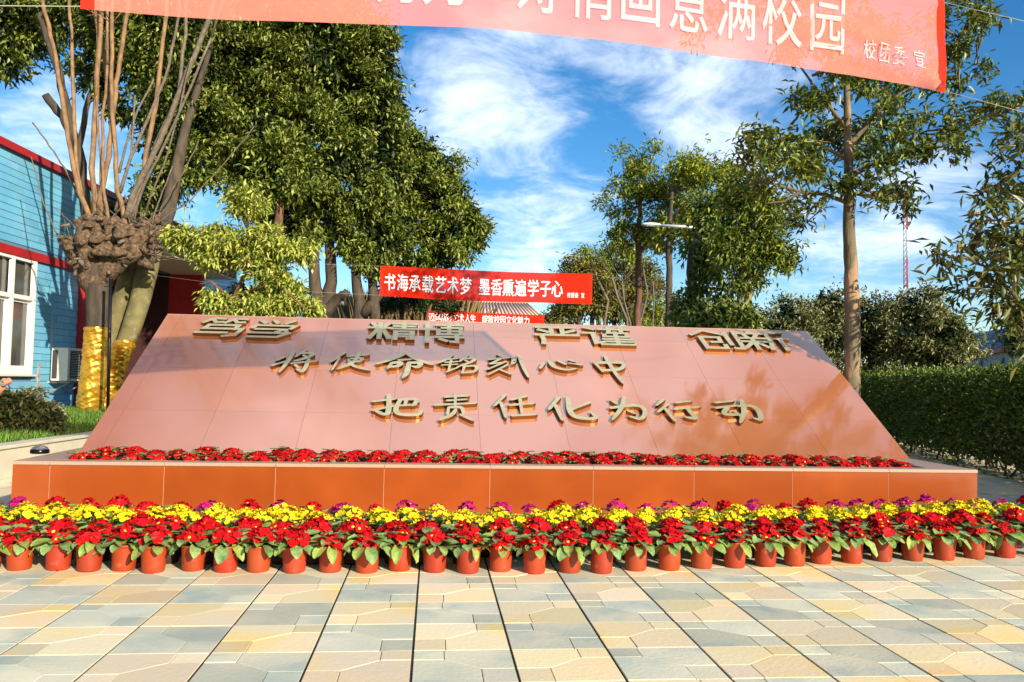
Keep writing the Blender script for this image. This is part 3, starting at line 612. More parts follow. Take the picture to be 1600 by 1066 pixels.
banner(A1, B1, H1, [(126, 14), (362, 29), (603, 38), (778, 49), (940, 65), (1180, 92), (1330, 116), (1475, 148)], 'long thin red banner with big white characters strung across above the flower pots', M_cl1, tx, .012, 3, thin=True,
       strings=[(1, .02, B1+hn*2.2+np.array([0, 0, -.05])), (1, .99, B1+hn*2.2+np.array([0, 0, H1+.05])), (0, .02, A1-hn*1.5+np.array([0, 0, .1])), (0, .99, A1-hn*1.5+np.array([0, 0, H1+.1]))],
       folds=[(6.2, .05, -.93, .37, .03, .05), (6.2, .03, -.99, .16, .022, .04), (6.25, .74, -.995, -.05, .03, .03)])
A2, B2 = at(593, 463, 20.5), at(925, 475, 20.5)
t2 = list(zip('书海承载艺术梦墨香熏遍学子心', (613, 633, 652, 672, 692, 711, 731, 760, 779, 797, 816, 836, 855, 873)))
tx = [(c_, x, .19, .285, .44) for c_, x in t2]+[(c_, x, .20, .085, .13) for c_, x in (('校', 891.5), ('团', 897.5), ('委', 903.5), ('宣', 913))]
banner(A2, B2, .775, [(593, 463), (700, 468), (800, 473), (925, 475)], 'red banner with two groups of white characters hung between the trees behind the monument', M_cl2, tx, .018, 5,
       strings=[(0, .02, A2+np.array([-6, .5, .45])), (0, .99, A2+np.array([-6, .5, 1.1])), (1, .02, B2+np.array([2.6, 2, .0])), (1, .99, B2+np.array([2.6, 2, .9]))])
A3, B3 = at(668, 509, 38), at(850, 516, 38)
t3 = list(zip('迈向精彩艺术人生绽放校园文化魅力', (679, 688, 697, 706, 716, 725, 735, 743.5, 762, 771, 780.5, 790, 799, 808, 817, 826.5)))
banner(A3, B3, .70, [(668, 509), (850, 516)], 'farther red banner with white characters, half hidden behind the top of the monument', M_cl2, [(c_, x, .30, .27, .40) for c_, x in t3], .02, 6,
       strings=[(0, .99, A3+np.array([-4, 0, .3])), (1, .99, B3+np.array([4, 0, .3]))])

# ------------------------------------------------------------------ blue building on the left
W0 = at(0, 500, 17.1); W0[2] = 0; WD = ray(765, 594.5); WD[2] = 0; WD /= np.linalg.norm(WD); WN = np.array([WD[1], -WD[0], 0.]); ZU = np.array([0, 0, 1.])
AX = [WD, -WN, ZU]
def wp(t, z, o=0): return W0+WD*t+WN*o+ZU*z
M_btile = mat('blue_wall_tile', (.13, .41, .60), .42, (.18, .48, .65), .9, objvar=.10, space='World', col3=(.22, .47, .60), c3scale=.45, c3=(.52, .72), spec=.4)
M_bjoint = mat('tile_joint', (.10, .22, .30), .9)
M_redp = mat('red_painted_band', (.42, .018, .018), .5, (.34, .015, .015), 3, space='World')
M_wfr = mat('white_window_frame', (.78, .76, .72), .4)
M_glass = mat('window_glass', (.05, .055, .05), .08, (.10, .09, .07), 2, space='World', spec=.9, ior=1.5)
M_dark = mat('dark_interior', (.022, .014, .012), .8)
M_roof = mat('canopy_tile', (.20, .09, .05), .7, (.12, .06, .04), 12)
M_soff = mat('cream_soffit', (.72, .62, .42), .7)
bo = wp(0, 0)
BLD = thing('blue_building', bo, 'long light blue tiled building with red bands and red porch behind the pollarded tree', 'building')
def wbox(name, mt, t0, t1, z0, z1, o0, o1, parent=None, bev=0):
    mb = MB(); mb.box((0, 0, 0), (t1-t0, o1-o0, z1-z0), axes=AX, bev=bev); c = wp((t0+t1)/2, (z0+z1)/2, (o0+o1)/2)
    return mb.build(name, mt, parent or BLD, loc=c-bo)
TE = 46; ZT, ZB0, ZB1 = 6.22, 3.88, 4.02
# core walls
wbox('wall', M_bjoint, -9, -3.2, 0, 6.2, -.3, 0); wbox('wall', M_bjoint, -3.2, 1.22, 0, 1.28, -.3, 0); wbox('wall', M_bjoint, -3.2, 1.22, 3.86, 6.2, -.3, 0)
wbox('wall', M_bjoint, 1.22, 3.2, 0, 6.2, -.3, 0); wbox('wall', M_bjoint, 3.2, 9.2, 4.6, 6.2, -.3, 0); wbox('wall', M_bjoint, 9.2, TE, 0, 6.2, -.3, 0)
wbox('end_wall', M_bjoint, -9, TE, 0, 6.2, -9, -8.7); wbox('end_wall', M_bjoint, TE-.3, TE, 0, 6.19, -8.7, -.3); wbox('flat_roof', M_bjoint, -9, TE, 6.1, 6.18, -8.7, -.3)
tiles = []
th, tw = .158, .62
for r_ in range(39):
    z = .02+r_*th
    if z+th > ZT-.12: continue
    for q in range(int((TE+4)/tw)):
        t0 = -4+q*tw+(tw/2 if r_ % 2 else 0); t1 = t0+tw
        if z < 3.9 and z+th > 3.74 and True: pass
        if t0 < 1.24 and z+th > 1.26 and z < 3.88:
            if t1 > 1.24+.1 and t0 < 1.24: t0 = 1.24
            else: continue
        if ZB0-.02 < z+th and z < ZB1+.02:
            continue
        if t1 > 3.15 and t0 < 9.2 and z < 4.7:
            if t0 < 3.15-.1: t1 = 3.15
            elif t1 > 9.2+.1: t0 = 9.2
            else: continue
        X, Y, D = proj(wp((t0+t1)/2, z+th/2)); vis = -40 < X < 300 and D > 1
        tiles.append((D if vis else 999+D, t0, t1, z))
tiles.sort(); rest = MB(); cache = {}
for k, (D, t0, t1, z) in enumerate(tiles):
    w_ = round(t1-t0, 3)
    if k < 296 and D < 900:
        if w_ not in cache:
            mb = MB(); mb.box((0, 0, 0), (w_-.008, .02, th-.011), axes=AX, bev=.002); cache[w_] = mb.mesh('wall_tile', M_btile)
        link('wall_tile', cache[w_], BLD, wp((t0+t1)/2, z+th/2, .008+rg.uniform(-.002, .003))-bo)
    else: rest.box(wp((t0+t1)/2, z+th/2, .008)-bo, (w_-.008, .02, th-.011), axes=AX)
rest.build('wall_tiles', M_btile, BLD, kind='stuff')
wbox('red_band', M_redp, -9, 3.16, ZB0-.02, ZB1+.03, -.002, .06); wbox('red_band', M_redp, 10.3, TE, ZB0-.12, ZB1, -.002, .06)
wbox('roof_coping', M_redp, -9, 9.0, ZT-.13, ZT+.03, -.35, .09); wbox('roof_coping', M_roof, 9.0, TE+.1, ZT-.1, ZT+.05, -.35, .12)
# window of two bays
def window(t0, t1, z0, z1, bays, parent=BLD):
    fr_ = MB(); w = .075
    zt = z0+(z1-z0)*.66
    for (a, b, c, d) in ((t0, t1, z0, z0+.13), (t0, t1, z1-w, z1), (t0, t1, zt-.05, zt+.05)): fr_.box(wp((a+b)/2, (c+d)/2, -.01)-bo, (b-a, .09, d-c), axes=AX, bev=.006)
    n = bays
    for k in range(n+1):
        t = t0+(t1-t0)*k/n; t = min(max(t, t0+w/2), t1-w/2); fr_.box(wp(t, (z0+z1)/2, .0)-bo, (w*1.35, .08, z1-z0-.01), axes=AX, bev=.006)
    for k in range(n):      # inner sashes
        a = t0+(t1-t0)*k/n+.06; b = t0+(t1-t0)*(k+1)/n-.06
        for (p, q_) in ((z0+.13, zt-.05),):
            for (tt) in (a+.03, b-.03): fr_.box(wp(tt, (p+q_)/2, -.05)-bo, (.06, .04, q_-p), axes=AX, bev=.004)
            for (z_) in (p+.03, q_-.03): fr_.box(wp((a+b)/2, z_, -.052)-bo, (b-a, .04, .06), axes=AX, bev=.004)
    f_ = fr_.build('window', M_wfr, parent)
    for k in range(n):
        a = t0+(t1-t0)*k/n+.05; b = t0+(t1-t0)*(k+1)/n-.05
        for (p, q_) in ((z0+.15, zt-.05), (zt+.05, z1-w)):
            mb = MB(); mb.box(wp((a+b)/2, (p+q_)/2, -.075)-bo, (b-a, .008, q_-p), axes=AX); mb.build('pane', M_glass, f_)
    mb = MB(); mb.box(wp((t0+t1)/2, z0-.02, .05)-bo, (t1-t0+.1, .14, .05), axes=AX, bev=.006); mb.build('sill', M_soff, f_)
    M_cur = mat('teal_patterned_curtain', (.03, .16, .15), .8, (.30, .22, .12), 16, lo=.48, hi=.55)
    mb = MB(); mb.box(wp((t0+t1)/2, z0+.75, -.18)-bo, (t1-t0-.1, .01, 1.35), axes=AX); mb.build('curtain', M_cur, f_)
window(-3.2, 1.22, 1.28, 3.86, 5)
wbox('dark_room', M_dark, -3.3, 1.3, 1.2, 3.9, -1.2, -1.1)
# entrance porch
wbox('red_pilaster', M_redp, 3.16, 3.85, .0, 4.6, -.28, .22, bev=.01)
wbox('red_side_wall', M_redp, 9.1, 9.35, .0, 4.6, -.1, .95, bev=.01); wbox('shaded_side_wall', mat('shaded_porch_wall', (.05, .012, .010), .7), 9.1, 9.35, .0, 4.6, -2.2, -.1)  # porch shade is put into the darker colour of the wall's inner part
wbox('red_side_wall', M_redp, 3.3, 3.5, .0, 4.6, -2.2, -.3)
wbox('porch_back_wall', M_dark, 3.5, 9.1, 0, 4.6, -2.2, -2.05); wbox('porch_step', mat('grey_concrete', (.30, .28, .25), .85, (.22, .21, .19), 5), 3.5, 9.1, 0, .45, -2.05, .5)
wbox('lintel', M_redp, 3.85, 9.1, 4.15, 4.58, -1.9, -1.7)
for t in (4.2, 5.45, 6.7):
    dw = wbox('door', mat('dark_red_door', (.10, .012, .01), .45, (.06, .01, .008), 5), t, t+1.2, .46, 3.3, -2.04, -1.98, bev=.01)
M_coup = mat('red_gold_paper', (.62, .05, .03), .5, (.60, .40, .08), 9, lo=.5, hi=.56)
wbox('couplet', M_coup, 5.0, 5.4, 1.2, 3.9, -1.0, -.96); wbox('couplet', M_coup, 8.0, 8.4, 1.2, 3.9, -1.94, -1.9)
lat = MB(); M_iron = mat('black_iron', (.02, .02, .022), .4, metallic=.6)
for q in range(9): lat.box(wp(5.5+q*.14, 3.4, -1.0)-bo, (.03, .03, 1.6), axes=AX)
for q in range(5): lat.box(wp(6.06, 2.7+q*.36, -1.0)-bo, (1.2, .02, .03), axes=AX)
lat.build('iron_lattice', M_iron, BLD)
scr = MB()
for k in range(14):
    zc, tc_ = 1.0+k*.22, 8.3+.2*math.sin(k*2.1); scr.tube([wp(tc_+.12*math.cos(a)*(1-.08*i), zc+.12*math.sin(a)*(1-.08*i), -1.5)-bo for i, a in enumerate(np.linspace(0, 7, 12))], .014, 5)
scr.build('iron_scrollwork', mat('pale_scroll', (.35, .30, .25), .5, metallic=.5), BLD)
# canopy
wbox('canopy_soffit', M_soff, 4.4, 10.3, 4.60, 4.66, .0, 1.6)
cn = MB(); cn.box(wp(7.35, 5.05, 1.62)-bo, (6.1, .08, .78), axes=AX); cn.box(wp(10.36, 5.05, .8)-bo, (.08, 1.62, .78), axes=AX); cn.box(wp(4.36, 5.05, .8)-bo, (.08, 1.62, .78), axes=AX); cn.build('canopy_fascia', M_roof, BLD)
rows_ = MB()
for q in range(38): t = 4.4+q*.16; rows_.tube([wp(t, 5.92, .0)-bo, wp(t, 5.44, 1.75)-bo], .075, 6)
rows_.build('canopy_tiles', M_roof, BLD, kind='stuff')
# air conditioner on its bracket
ac = wp(1.6, 1.28, .0); AC = thing('air_conditioner', ac, 'boxy cream air conditioner unit on a wall bracket beside the white window', 'air conditioner')
def wpa(t, z, o): return wp(t-.6, z, o-.08)-ac
def abox(name, mt, t0, t1, z0, z1, o0, o1, bev=0, par=None):
    mb = MB(); mb.box((0, 0, 0), (t1-t0, o1-o0, z1-z0), axes=AX, bev=bev); return mb.build(name, mt, par or AC, loc=wpa((t0+t1)/2, (z0+z1)/2, (o0+o1)/2))
M_ac = mat('cream_enamel', (.80, .75, .62), .45, (.70, .64, .52), 6)
abox('casing', M_ac, 2.42, 3.42, 1.14, 1.92, .22, .60, .012)
gr_ = abox('side_panel', mat('ac_side', (.05, .045, .05), .5), 2.40, 2.418, 1.2, 1.86, .25, .36)
fg = MB(); fg.box(wpa(2.85, 1.53, .612), (.66, .012, .66), axes=AX); fg.build('fan_panel', M_dark, AC)
gl_ = MB()
for q in range(16): gl_.box(wpa(2.85, 1.23+q*.04, .626), (.66, .008, .008), axes=AX)
for rr_ in (.1, .2, .3): gl_.tube([wp(2.85+rr_*math.cos(a), 1.53+rr_*math.sin(a), .632)-ac for a in np.linspace(0, 6.283, 22)], .006, 4)
gl_.build('grille', M_ac, AC)
br = MB()
for t in (2.55, 3.3): br.box(wpa(t, 1.11, .3), (.04, .62, .04), axes=AX); br.tube([wpa(t, 1.09, .58), wpa(t, .80, .02)], .02, 6)
br.build('bracket', mat('rusty_bracket', (.50, .42, .33), .6, (.28, .14, .08), 9), AC)
pp = MB(); pp.tube([wpa(2.62, 1.9, .08), wpa(2.60, 3.0, .06), wpa(2.66, 3.35, .06), wpa(2.5, 3.45, .02)], .035, 8); pp.tube([wpa(2.74, 1.9, .08), wpa(2.71, 3.0, .06), wpa(2.74, 3.3, .03)], .025, 8)
pp.build('pipe', mat('pipe_lagging', (.62, .56, .48), .7), AC)
mb = MB(); mb.box((0, 0, 0), (.07, .1, .9), axes=AX); mb.build('rusty_plate', mat('rusty_bracket', (.5, .42, .33)), AC, loc=wpa(2.12, 1.1, .06))
# kerb wall, raised garden
c0 = onz(0, 755, 0); cd = WD
def cp(t, o, z): return c0+WD*t-WN*o+ZU*z
M_kerb = mat('cream_render', (.66, .60, .44), .75, (.55, .50, .38), 2.5, space='World', bump=.15, bscale=12)
KB = thing('garden_kerb_wall', (c0[0], c0[1], 0), 'low cream kerb wall holding the raised garden at the left of the monument', 'wall')
mb = MB(); mb.box((0, 0, 0), (22, .22, .40), axes=AX); mb.build('wall', M_kerb, KB, loc=WD*6-WN*.11+ZU*.20)
mb = MB(); mb.box((0, 0, 0), (22, .28, .045), axes=AX, bev=.008); mb.build('coping', M_kerb, KB, loc=WD*6-WN*.11+ZU*.424)
mb = MB(); mb.box((0, 0, 0), (22, .06, .05), axes=AX); mb.build('plinth', M_kerb, KB, loc=WD*6+WN*.03+ZU*.025)
M_lawn = mat('garden_soil', (.05, .07, .015), .95, (.07, .06, .03), 5, space='World', bump=.6, bscale=20)
mb = MB(); V = []
def garden_z(t, o): return .40+.10*min(1, max(0, (o-.3)/1.5))+.03*math.sin(t*1.3+o*2)
nx, ny = 40, 10
for i in range(nx+1):
    for j in range(ny+1): t, o = -5+27*i/nx, .22+(3.6)*j/ny; V.append(cp(t, o, garden_z(t, o)))
mb.add(V, [(i*(ny+1)+j, (i+1)*(ny+1)+j, (i+1)*(ny+1)+j+1, i*(ny+1)+j+1) for i in range(nx) for j in range(ny)], 0, True); mb.build('garden_bed', M_lawn, kind='structure')
M_grass = mat('grass_blade', (.1, .2, .03), .6, island=[(.06, .15, .015), (.14, .28, .03), (.26, .36, .05)], trans=.2)
q = np.random.default_rng(3); n = 60000; t_ = q.uniform(-1, 10, n); o_ = q.uniform(.25, 3.5, n)
P = np.array([cp(a, b, garden_z(a, b)-.01) for a, b in zip(t_, o_)]); D = q.normal(size=(n, 3))*.4+[0, 0, 1]; U = q.normal(size=(n, 3))
V, F = leaf_cloud(P, D, U, q.uniform(.07, .17, n), q.uniform(.008, .014, n)); link('lawn_grass', numesh('lawn_grass', V, F, M_grass), kind='stuff', label='short bright green lawn grass around the gold wrapped trees')

# ------------------------------------------------------------------ foliage materials
def leafmat(name, cols, trans=.18, rough=.42, spec=.35): return mat(name, cols[0], rough, island=cols, trans=trans, spec=spec)
ML_cam = leafmat('camphor_leaf', [(.035, .065, .008), (.10, .14, .018), (.20, .23, .035), (.37, .42, .09)], .12, .4)
ML_sun = leafmat('sunlit_camphor_leaf', [(.05, .09, .010), (.13, .19, .02), (.24, .28, .04), (.42, .42, .09)], .14, .38)
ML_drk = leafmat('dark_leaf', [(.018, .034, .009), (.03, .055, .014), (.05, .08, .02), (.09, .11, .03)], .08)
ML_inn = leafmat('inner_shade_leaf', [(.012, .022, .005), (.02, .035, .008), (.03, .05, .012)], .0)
ML_brd = leafmat('broad_leaf', [(.04, .08, .010), (.09, .14, .02), (.17, .23, .03), (.32, .36, .06)], .2)
ML_yel = leafmat('yellow_green_leaf', [(.11, .17, .012), (.22, .28, .022), (.34, .38, .035), (.50, .46, .07)], .26)
ML_olv = leafmat('olive_leaf', [(.08, .09, .014), (.15, .15, .02), (.25, .24, .03), (.30, .22, .05)], .15)
ML_brn = leafmat('bronze_leaf', [(.06, .075, .02), (.13, .15, .04), (.25, .25, .08), (.42, .38, .18)], .1)
ML_brt = leafmat('bright_shrub_leaf', [(.16, .22, .03), (.32, .38, .05), (.48, .50, .08), (.66, .62, .18)], .22)
ML_rgt = leafmat('big_glossy_leaf', [(.04, .07, .010), (.09, .13, .018), (.18, .22, .03), (.32, .34, .06)], .2, .36)
ML_rust = leafmat('rusty_green_leaf', [(.05, .075, .014), (.10, .14, .025), (.18, .20, .045), (.34, .25, .09)], .2, .38)
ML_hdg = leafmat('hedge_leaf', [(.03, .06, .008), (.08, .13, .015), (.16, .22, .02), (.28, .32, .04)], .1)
ML_dry = leafmat('dry_reed', [(.20, .13, .05), (.30, .20, .08), (.38, .27, .12), (.12, .08, .04)], .1, .8)
MB_bark = mat('grey_brown_bark', (.10, .072, .045), .9, (.05, .036, .024), 9, stretch=(1, 1, .25), bump=.9, bscale=26)
MB_brown = mat('brown_bark', (.19, .085, .04), .85, (.09, .045, .025), 7, stretch=(1, 1, .3), bump=.8, bscale=20)
MB_olive = mat('smooth_olive_bark', (.24, .20, .07), .75, (.15, .13, .055), 4, bump=.35, bscale=12, col3=(.33, .31, .22), c3scale=6, c3=(.6, .75))
MB_shoot = mat('tan_shoot_bark', (.33, .185, .075), .75, (.17, .10, .05), 11, stretch=(1, 1, .5), bump=.5, bscale=30)
MB_grshoot = mat('grey_shoot_bark', (.20, .155, .10), .8, (.12, .09, .06), 11, bump=.5, bscale=30)
MB_knob = mat('knotty_bark', (.18, .115, .06), .95, (.06, .035, .02), 16, bump=1.0, bscale=34, col3=(.36, .22, .12), c3scale=14, c3=(.6, .72))
def pxpath(pts): return [at(*p) for p in pts]
def tree(name, label, cat, base, trunks, lobes, L0, W0_, lm, bm=MB_bark, seed=1, per=7, droop=.5, group=None, shell=(.5, 1.06), extra=None, twigs=0, spread=.9, inner=0, clump=16, cs0=(.17, .09), wander=.12):
    T = thing(name, base, label, cat, group); r = np.random.default_rng(seed); b = np.array(base)
    mb = MB()
    for pts, rad in trunks:
        P = [np.array(p) for p in pts]
        # subdivide + slight wander
        Q, R = [], []; rad = list(rad) if hasattr(rad, '__len__') else [rad]*len(P)
        for i in range(len(P)-1):
            for k in range(4): f = k/4; Q.append(P[i]*(1-f)+P[i+1]*f+r.normal(size=3)*rad[i]*wander*(1 if k else 0)); R.append(rad[i]*(1-f)+rad[i+1]*f)
        Q.append(P[-1]); R.append(rad[-1]); mb.tube([p-b for p in Q], R, 9, wob=.07, rng=r)
    if twigs:
        tips = [l_ for l_ in lobes]
        for c, rr, n_ in tips:
            near = min((np.array(p) for pts, _ in trunks for p in pts), key=lambda p: np.linalg.norm(p-c))
            for k in range(twigs):
                e_ = np.array(c)+r.normal(size=3)*np.array(rr)*.5; st = near+(np.array(c)-near)*r.uniform(0, .5); mid = (st+e_)/2+r.normal(size=3)*.08*np.linalg.norm(e_-st)
                mb.tube([st-b, mid-b, e_-b], [.02*L0/.12, .013*L0/.12, .005*L0/.12], 4)
    if mb.v: mb.build('trunk', bm, T)
    V, F = crown_leaves(r, lobes, L0, W0_, per, droop, shell, spread=spread, clump=clump, cs0=cs0); link('crown', numesh('crown', V-b, F, lm), T)
    if inner:
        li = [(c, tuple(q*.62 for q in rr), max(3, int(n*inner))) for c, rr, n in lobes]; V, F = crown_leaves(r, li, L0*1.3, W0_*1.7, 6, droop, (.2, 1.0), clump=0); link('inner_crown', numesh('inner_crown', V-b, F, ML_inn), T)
    return T
# ------------------------------------------------------------------ trees on the left
def L4(lst, d, n=1.0, dz=1.0, dj=0): return [lobe_px(x, y, d+(0 if len(q) < 2 else q[1]), r, q[0] if q and q[0] else None, int(n*r*r*.10), dz) for x, y, r, *q in lst]
g22 = lambda x, y, d, z=0: (lambda p: (p[0], p[1], z))(at(x, y, d))
big = [(300, 110, 95, None, -1), (400, 110, 110), (510, 110, 105), (580, 95, 58), (590, 165, 62), (330, 200, 66, None, -1), (410, 235, 80, None, -1.5), (510, 245, 85, None, -1), (590, 265, 66), (300, 165, 60), (268, 235, 34),
       (425, 320, 36), (475, 330, 48), (545, 340, 56), (600, 365, 44), (445, 360, 26, 20), (500, 0, 110), (380, 0, 100), (470, 385, 24, 18), (575, 405, 34, 24), (550, 385, 30, 22)]
tree('camphor_tree', 'largest dense dark green camphor tree, filling the upper left part of the view', 'tree', g22(505, 480, 22),
     [([g22(503, 480, 22, -.1), at(503, 495, 22), at(492, 450, 22), at(490, 370, 22), at(470, 250, 22)], [.30, .26, .17, .14, .1]), ([at(505, 495, 22), at(518, 440, 22), at(514, 370, 22), at(530, 250, 22)], [.24, .16, .13, .08]),
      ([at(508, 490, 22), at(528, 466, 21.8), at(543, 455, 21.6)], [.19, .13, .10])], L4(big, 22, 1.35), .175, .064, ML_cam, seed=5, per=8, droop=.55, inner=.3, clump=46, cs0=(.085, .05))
tree('camphor_tree', 'camphor tree whose rounded crown reaches down to the left end of the middle banner', 'tree', g22(575, 480, 30),
     [([g22(560, 480, 30, -.1), at(561, 490, 30), at(556, 420, 30), at(600, 330, 30)], [.26, .22, .18, .1]), ([g22(585, 480, 30, -.1), at(586, 490, 30), at(580, 430, 30), at(640, 300, 30)], [.22, .2, .17, .1]), ([at(566, 492, 30), at(598, 455, 30), at(625, 420, 30)], [.22, .15, .1])],
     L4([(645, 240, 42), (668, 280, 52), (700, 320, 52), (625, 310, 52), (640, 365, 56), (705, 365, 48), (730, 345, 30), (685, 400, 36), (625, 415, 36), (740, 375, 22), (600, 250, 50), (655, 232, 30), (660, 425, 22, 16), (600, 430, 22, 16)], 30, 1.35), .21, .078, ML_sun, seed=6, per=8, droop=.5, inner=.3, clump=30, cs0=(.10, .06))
tree('slender_tree', 'small dark slender tree leaning beside the left end of the middle banner', 'tree', g22(627, 480, 34), [([g22(624, 480, 34, -.1), at(628, 490, 34), at(637, 462, 34), at(645, 430, 34)], [.12, .1, .09, .06])],
     L4([(655, 470, 20, 12), (620, 470, 22, 10), (600, 478, 20, 10), (700, 476, 20, 10)], 34, 2.5), .22, .07, ML_drk, seed=7, per=6)
tree('overhanging_tree', 'dark tree with a thick cut limb whose leaves hang into the top left corner', 'tree', g22(128, 340, 18.5),
     [([g22(152, 640, 18.5, .4), at(152, 430, 18.5), at(136, 330, 18.5), at(122, 235, 18.4), at(100, 150, 18.2), at(84, 90, 18), at(60, 20, 17.8)], [.16, .15, .14, .11, .09, .08, .05]), ([at(121, 226, 18.4), at(98, 182, 18.2), at(71, 148, 18)], [.1, .09, .085]),
      ([at(122, 235, 18.4), at(140, 150, 18.5), at(170, 80, 19)], [.07, .06, .04])],
     L4([(15, 40, 55), (10, 85, 35), (60, 10, 50), (110, 20, 45), (40, 108, 14), (170, 60, 50), (220, 100, 50), (150, 110, 36), (245, 50, 55), (190, 160, 26, None, .4), (260, 180, 50), (235, 300, 32), (270, 280, 40), (280, 20, 60), (210, 20, 50), (300, 260, 34), (40, 45, 45, None, 1)], 18.5, .8), .19, .075, ML_cam, seed=8, per=7, droop=.5, inner=.12)
# camphor trunk lit brown at the left of the porch end
tree('camphor_tree', 'camphor tree with a short reddish brown trunk showing above the bright green shrub', 'tree', g22(418, 440, 19), [([g22(414, 480, 19, 0), at(415, 490, 19), at(417, 440, 19), at(432, 380, 19), at(440, 300, 19.5)], [.15, .14, .13, .13, .07]), ([at(420, 430, 19), at(405, 395, 19), at(380, 340, 19.4)], [.08, .06, .05])],
     L4([(440, 310, 34, 26), (400, 285, 30, 20), (470, 295, 36, 30), (440, 250, 40), (370, 245, 34), (488, 372, 18, 14)], 19.6, .8), .2, .075, ML_cam, bm=MB_brown, seed=9, per=7)

# pollarded tree: knotty head, tan shoots
D0 = 16.5; pb = at(137, 655, D0); PT = thing('pollarded_tree', pb, 'pollarded tree with knotty head and tall bare tan shoots, base wrapped in gold foil', 'tree')
r = np.random.default_rng(21); k_ = D0/F_PX
mb = MB(); mb.tube(local(pb, pxpath([(136, 668, D0), (140, 640, D0), (148, 580, D0), (152, 520, D0), (153, 470, D0), (152, 430, D0), (160, 400, D0)])), [.215, .21, .20, .205, .23, .25, .20], 16, wob=.05, rng=r)
mb.build('trunk', MB_bark, PT)
mb = MB()
LIMB = [([(150, 450), (132, 420), (116, 398), (96, 372)], [17, 13, 10, 7]), ([(150, 445), (136, 405), (130, 372), (138, 346)], [17, 14, 13, 9]), ([(153, 445), (150, 400), (152, 365), (150, 338)], [18, 15, 13, 9]),
        ([(156, 445), (165, 405), (172, 375), (176, 345)], [17, 14, 13, 9]), ([(160, 440), (182, 408), (196, 385), (200, 358)], [15, 13, 12, 9]), ([(165, 430), (192, 412), (212, 392), (214, 362)], [12, 11, 11, 8]),
        ([(229, 420), (232, 395), (238, 375), (246, 352)], [13, 11, 9, 6]), ([(229, 415), (220, 390), (222, 368), (228, 345)], [12, 11, 10, 7])]
for pts, rr in LIMB:
    dd = r.uniform(-.3, .2); P = [at(x, y, D0+dd*min(1, q_/2)) for q_, (x, y) in enumerate(pts)]; Q, R = [], []
    for i in range(len(P)-1):
        for kk in range(4): f = kk/4; Q.append(P[i]*(1-f)+P[i+1]*f+r.normal(size=3)*.015); R.append((rr[i]*(1-f)+rr[i+1]*f)*k_*r.uniform(.82, 1.22))
    Q.append(P[-1]); R.append(rr[-1]*k_); mb.tube(local(pb, Q), R, 12, wob=.12, rng=r)
    for q_ in range(4):      # burls along the limb
        c = Q[int(r.integers(5, len(Q)))]; mb.blob(local(pb, [c+r.normal(size=3)*.09])[0], r.uniform(4.5, 9.5)*k_, 0, 2, .4, int(r.integers(0, 999)), (1, 1, .8), .10)
for i, (x, y, rr) in enumerate([(113, 384, 9), (104, 374, 7), (133, 352, 11), (150, 345, 12), (178, 350, 12), (199, 362, 12), (214, 366, 10), (190, 395, 11), (165, 392, 12), (140, 388, 11), (226, 352, 8), (206, 402, 9), (160, 372, 10), (186, 374, 10), (236, 368, 8)]):
    mb.blob(local(pb, [at(x, y, D0+r.uniform(-.35, -.05))])[0], rr*k_, 0, 3, .45, 40+i, (1.1, 1, .75), .09)
mb.build('knotty_head', MB_knob, PT)
for i in range(26):       # cut stubs and spurs
    x, y = r.uniform(104, 246), r.uniform(345, 428); a = r.uniform(0, 6.28); ln = r.uniform(5, 15)*k_; c = at(x, y, D0-r.uniform(.05, .42)); e_ = c+_rt*math.cos(a)*ln+ZU*math.sin(a)*ln*.8-_fw*ln*r.uniform(.2, 1)
    w_ = r.uniform(1.6, 4.2)*k_; mb = MB(); mb.tube(local(pb, [c, (c+e_)/2+r.normal(size=3)*.01, e_]), [w_*1.3, w_, w_*.8], 6, wob=.2, rng=r); mb.build('spur', MB_knob if i % 3 else MB_grshoot, PT)
SH = [([(66, 0), (84, 75), (98, 161), (116, 263), (124, 300), (144, 345)], 5, 0), ([(108, 0), (111, 56), (116, 188), (119, 255), (128, 310)], 4, 0), ([(160, -60), (159, 19), (150, 150), (144, 263), (150, 335)], 5.5, 0),
      ([(146, -40), (152, 22), (161, 75), (169, 150), (176, 200)], 3.5, 0), ([(178, -60), (176, 19), (174, 150), (180, 244), (184, 300), (199, 360)], 4.6, 0), ([(208, -60), (199, 22), (184, 112), (176, 188), (167, 263), (154, 325)], 5, 0),
      ([(262, -60), (259, 26), (244, 161), (225, 263), (202, 370)], 5, 0), ([(350, -60), (328, 26), (293, 112), (263, 188), (233, 255), (210, 300), (196, 340)], 6, 1), ([(282, -40), (278, 30), (259, 124), (210, 233), (188, 300)], 3.2, 1),
      ([(240, 124), (210, 188), (186, 270)], 2.6, 1), ([(292, -30), (289, 56), (278, 150), (244, 225), (225, 281), (203, 340)], 4.2, 1), ([(51, 191), (78, 228), (101, 263), (124, 310)], 2, 1), ([(49, 244), (68, 319), (90, 368)], 1.4, 1),
      ([(311, 221), (285, 270), (255, 320), (240, 350)], 1.4, 1), ([(398, 199), (350, 255), (300, 310), (240, 352)], 1.3, 1), ([(270, 260), (250, 310), (235, 350)], 1.6, 1), ([(168, 100), (160, 200), (163, 300), (168, 350)], 3.5, 0), ([(150, 150), (157, 250), (158, 340)], 3, 0),
      ([(212, 150), (205, 240), (180, 330)], 2.5, 1), ([(330, 60), (270, 200), (225, 290), (205, 345)], 3, 1), ([(300, 90), (262, 240), (228, 330)], 2, 1)]
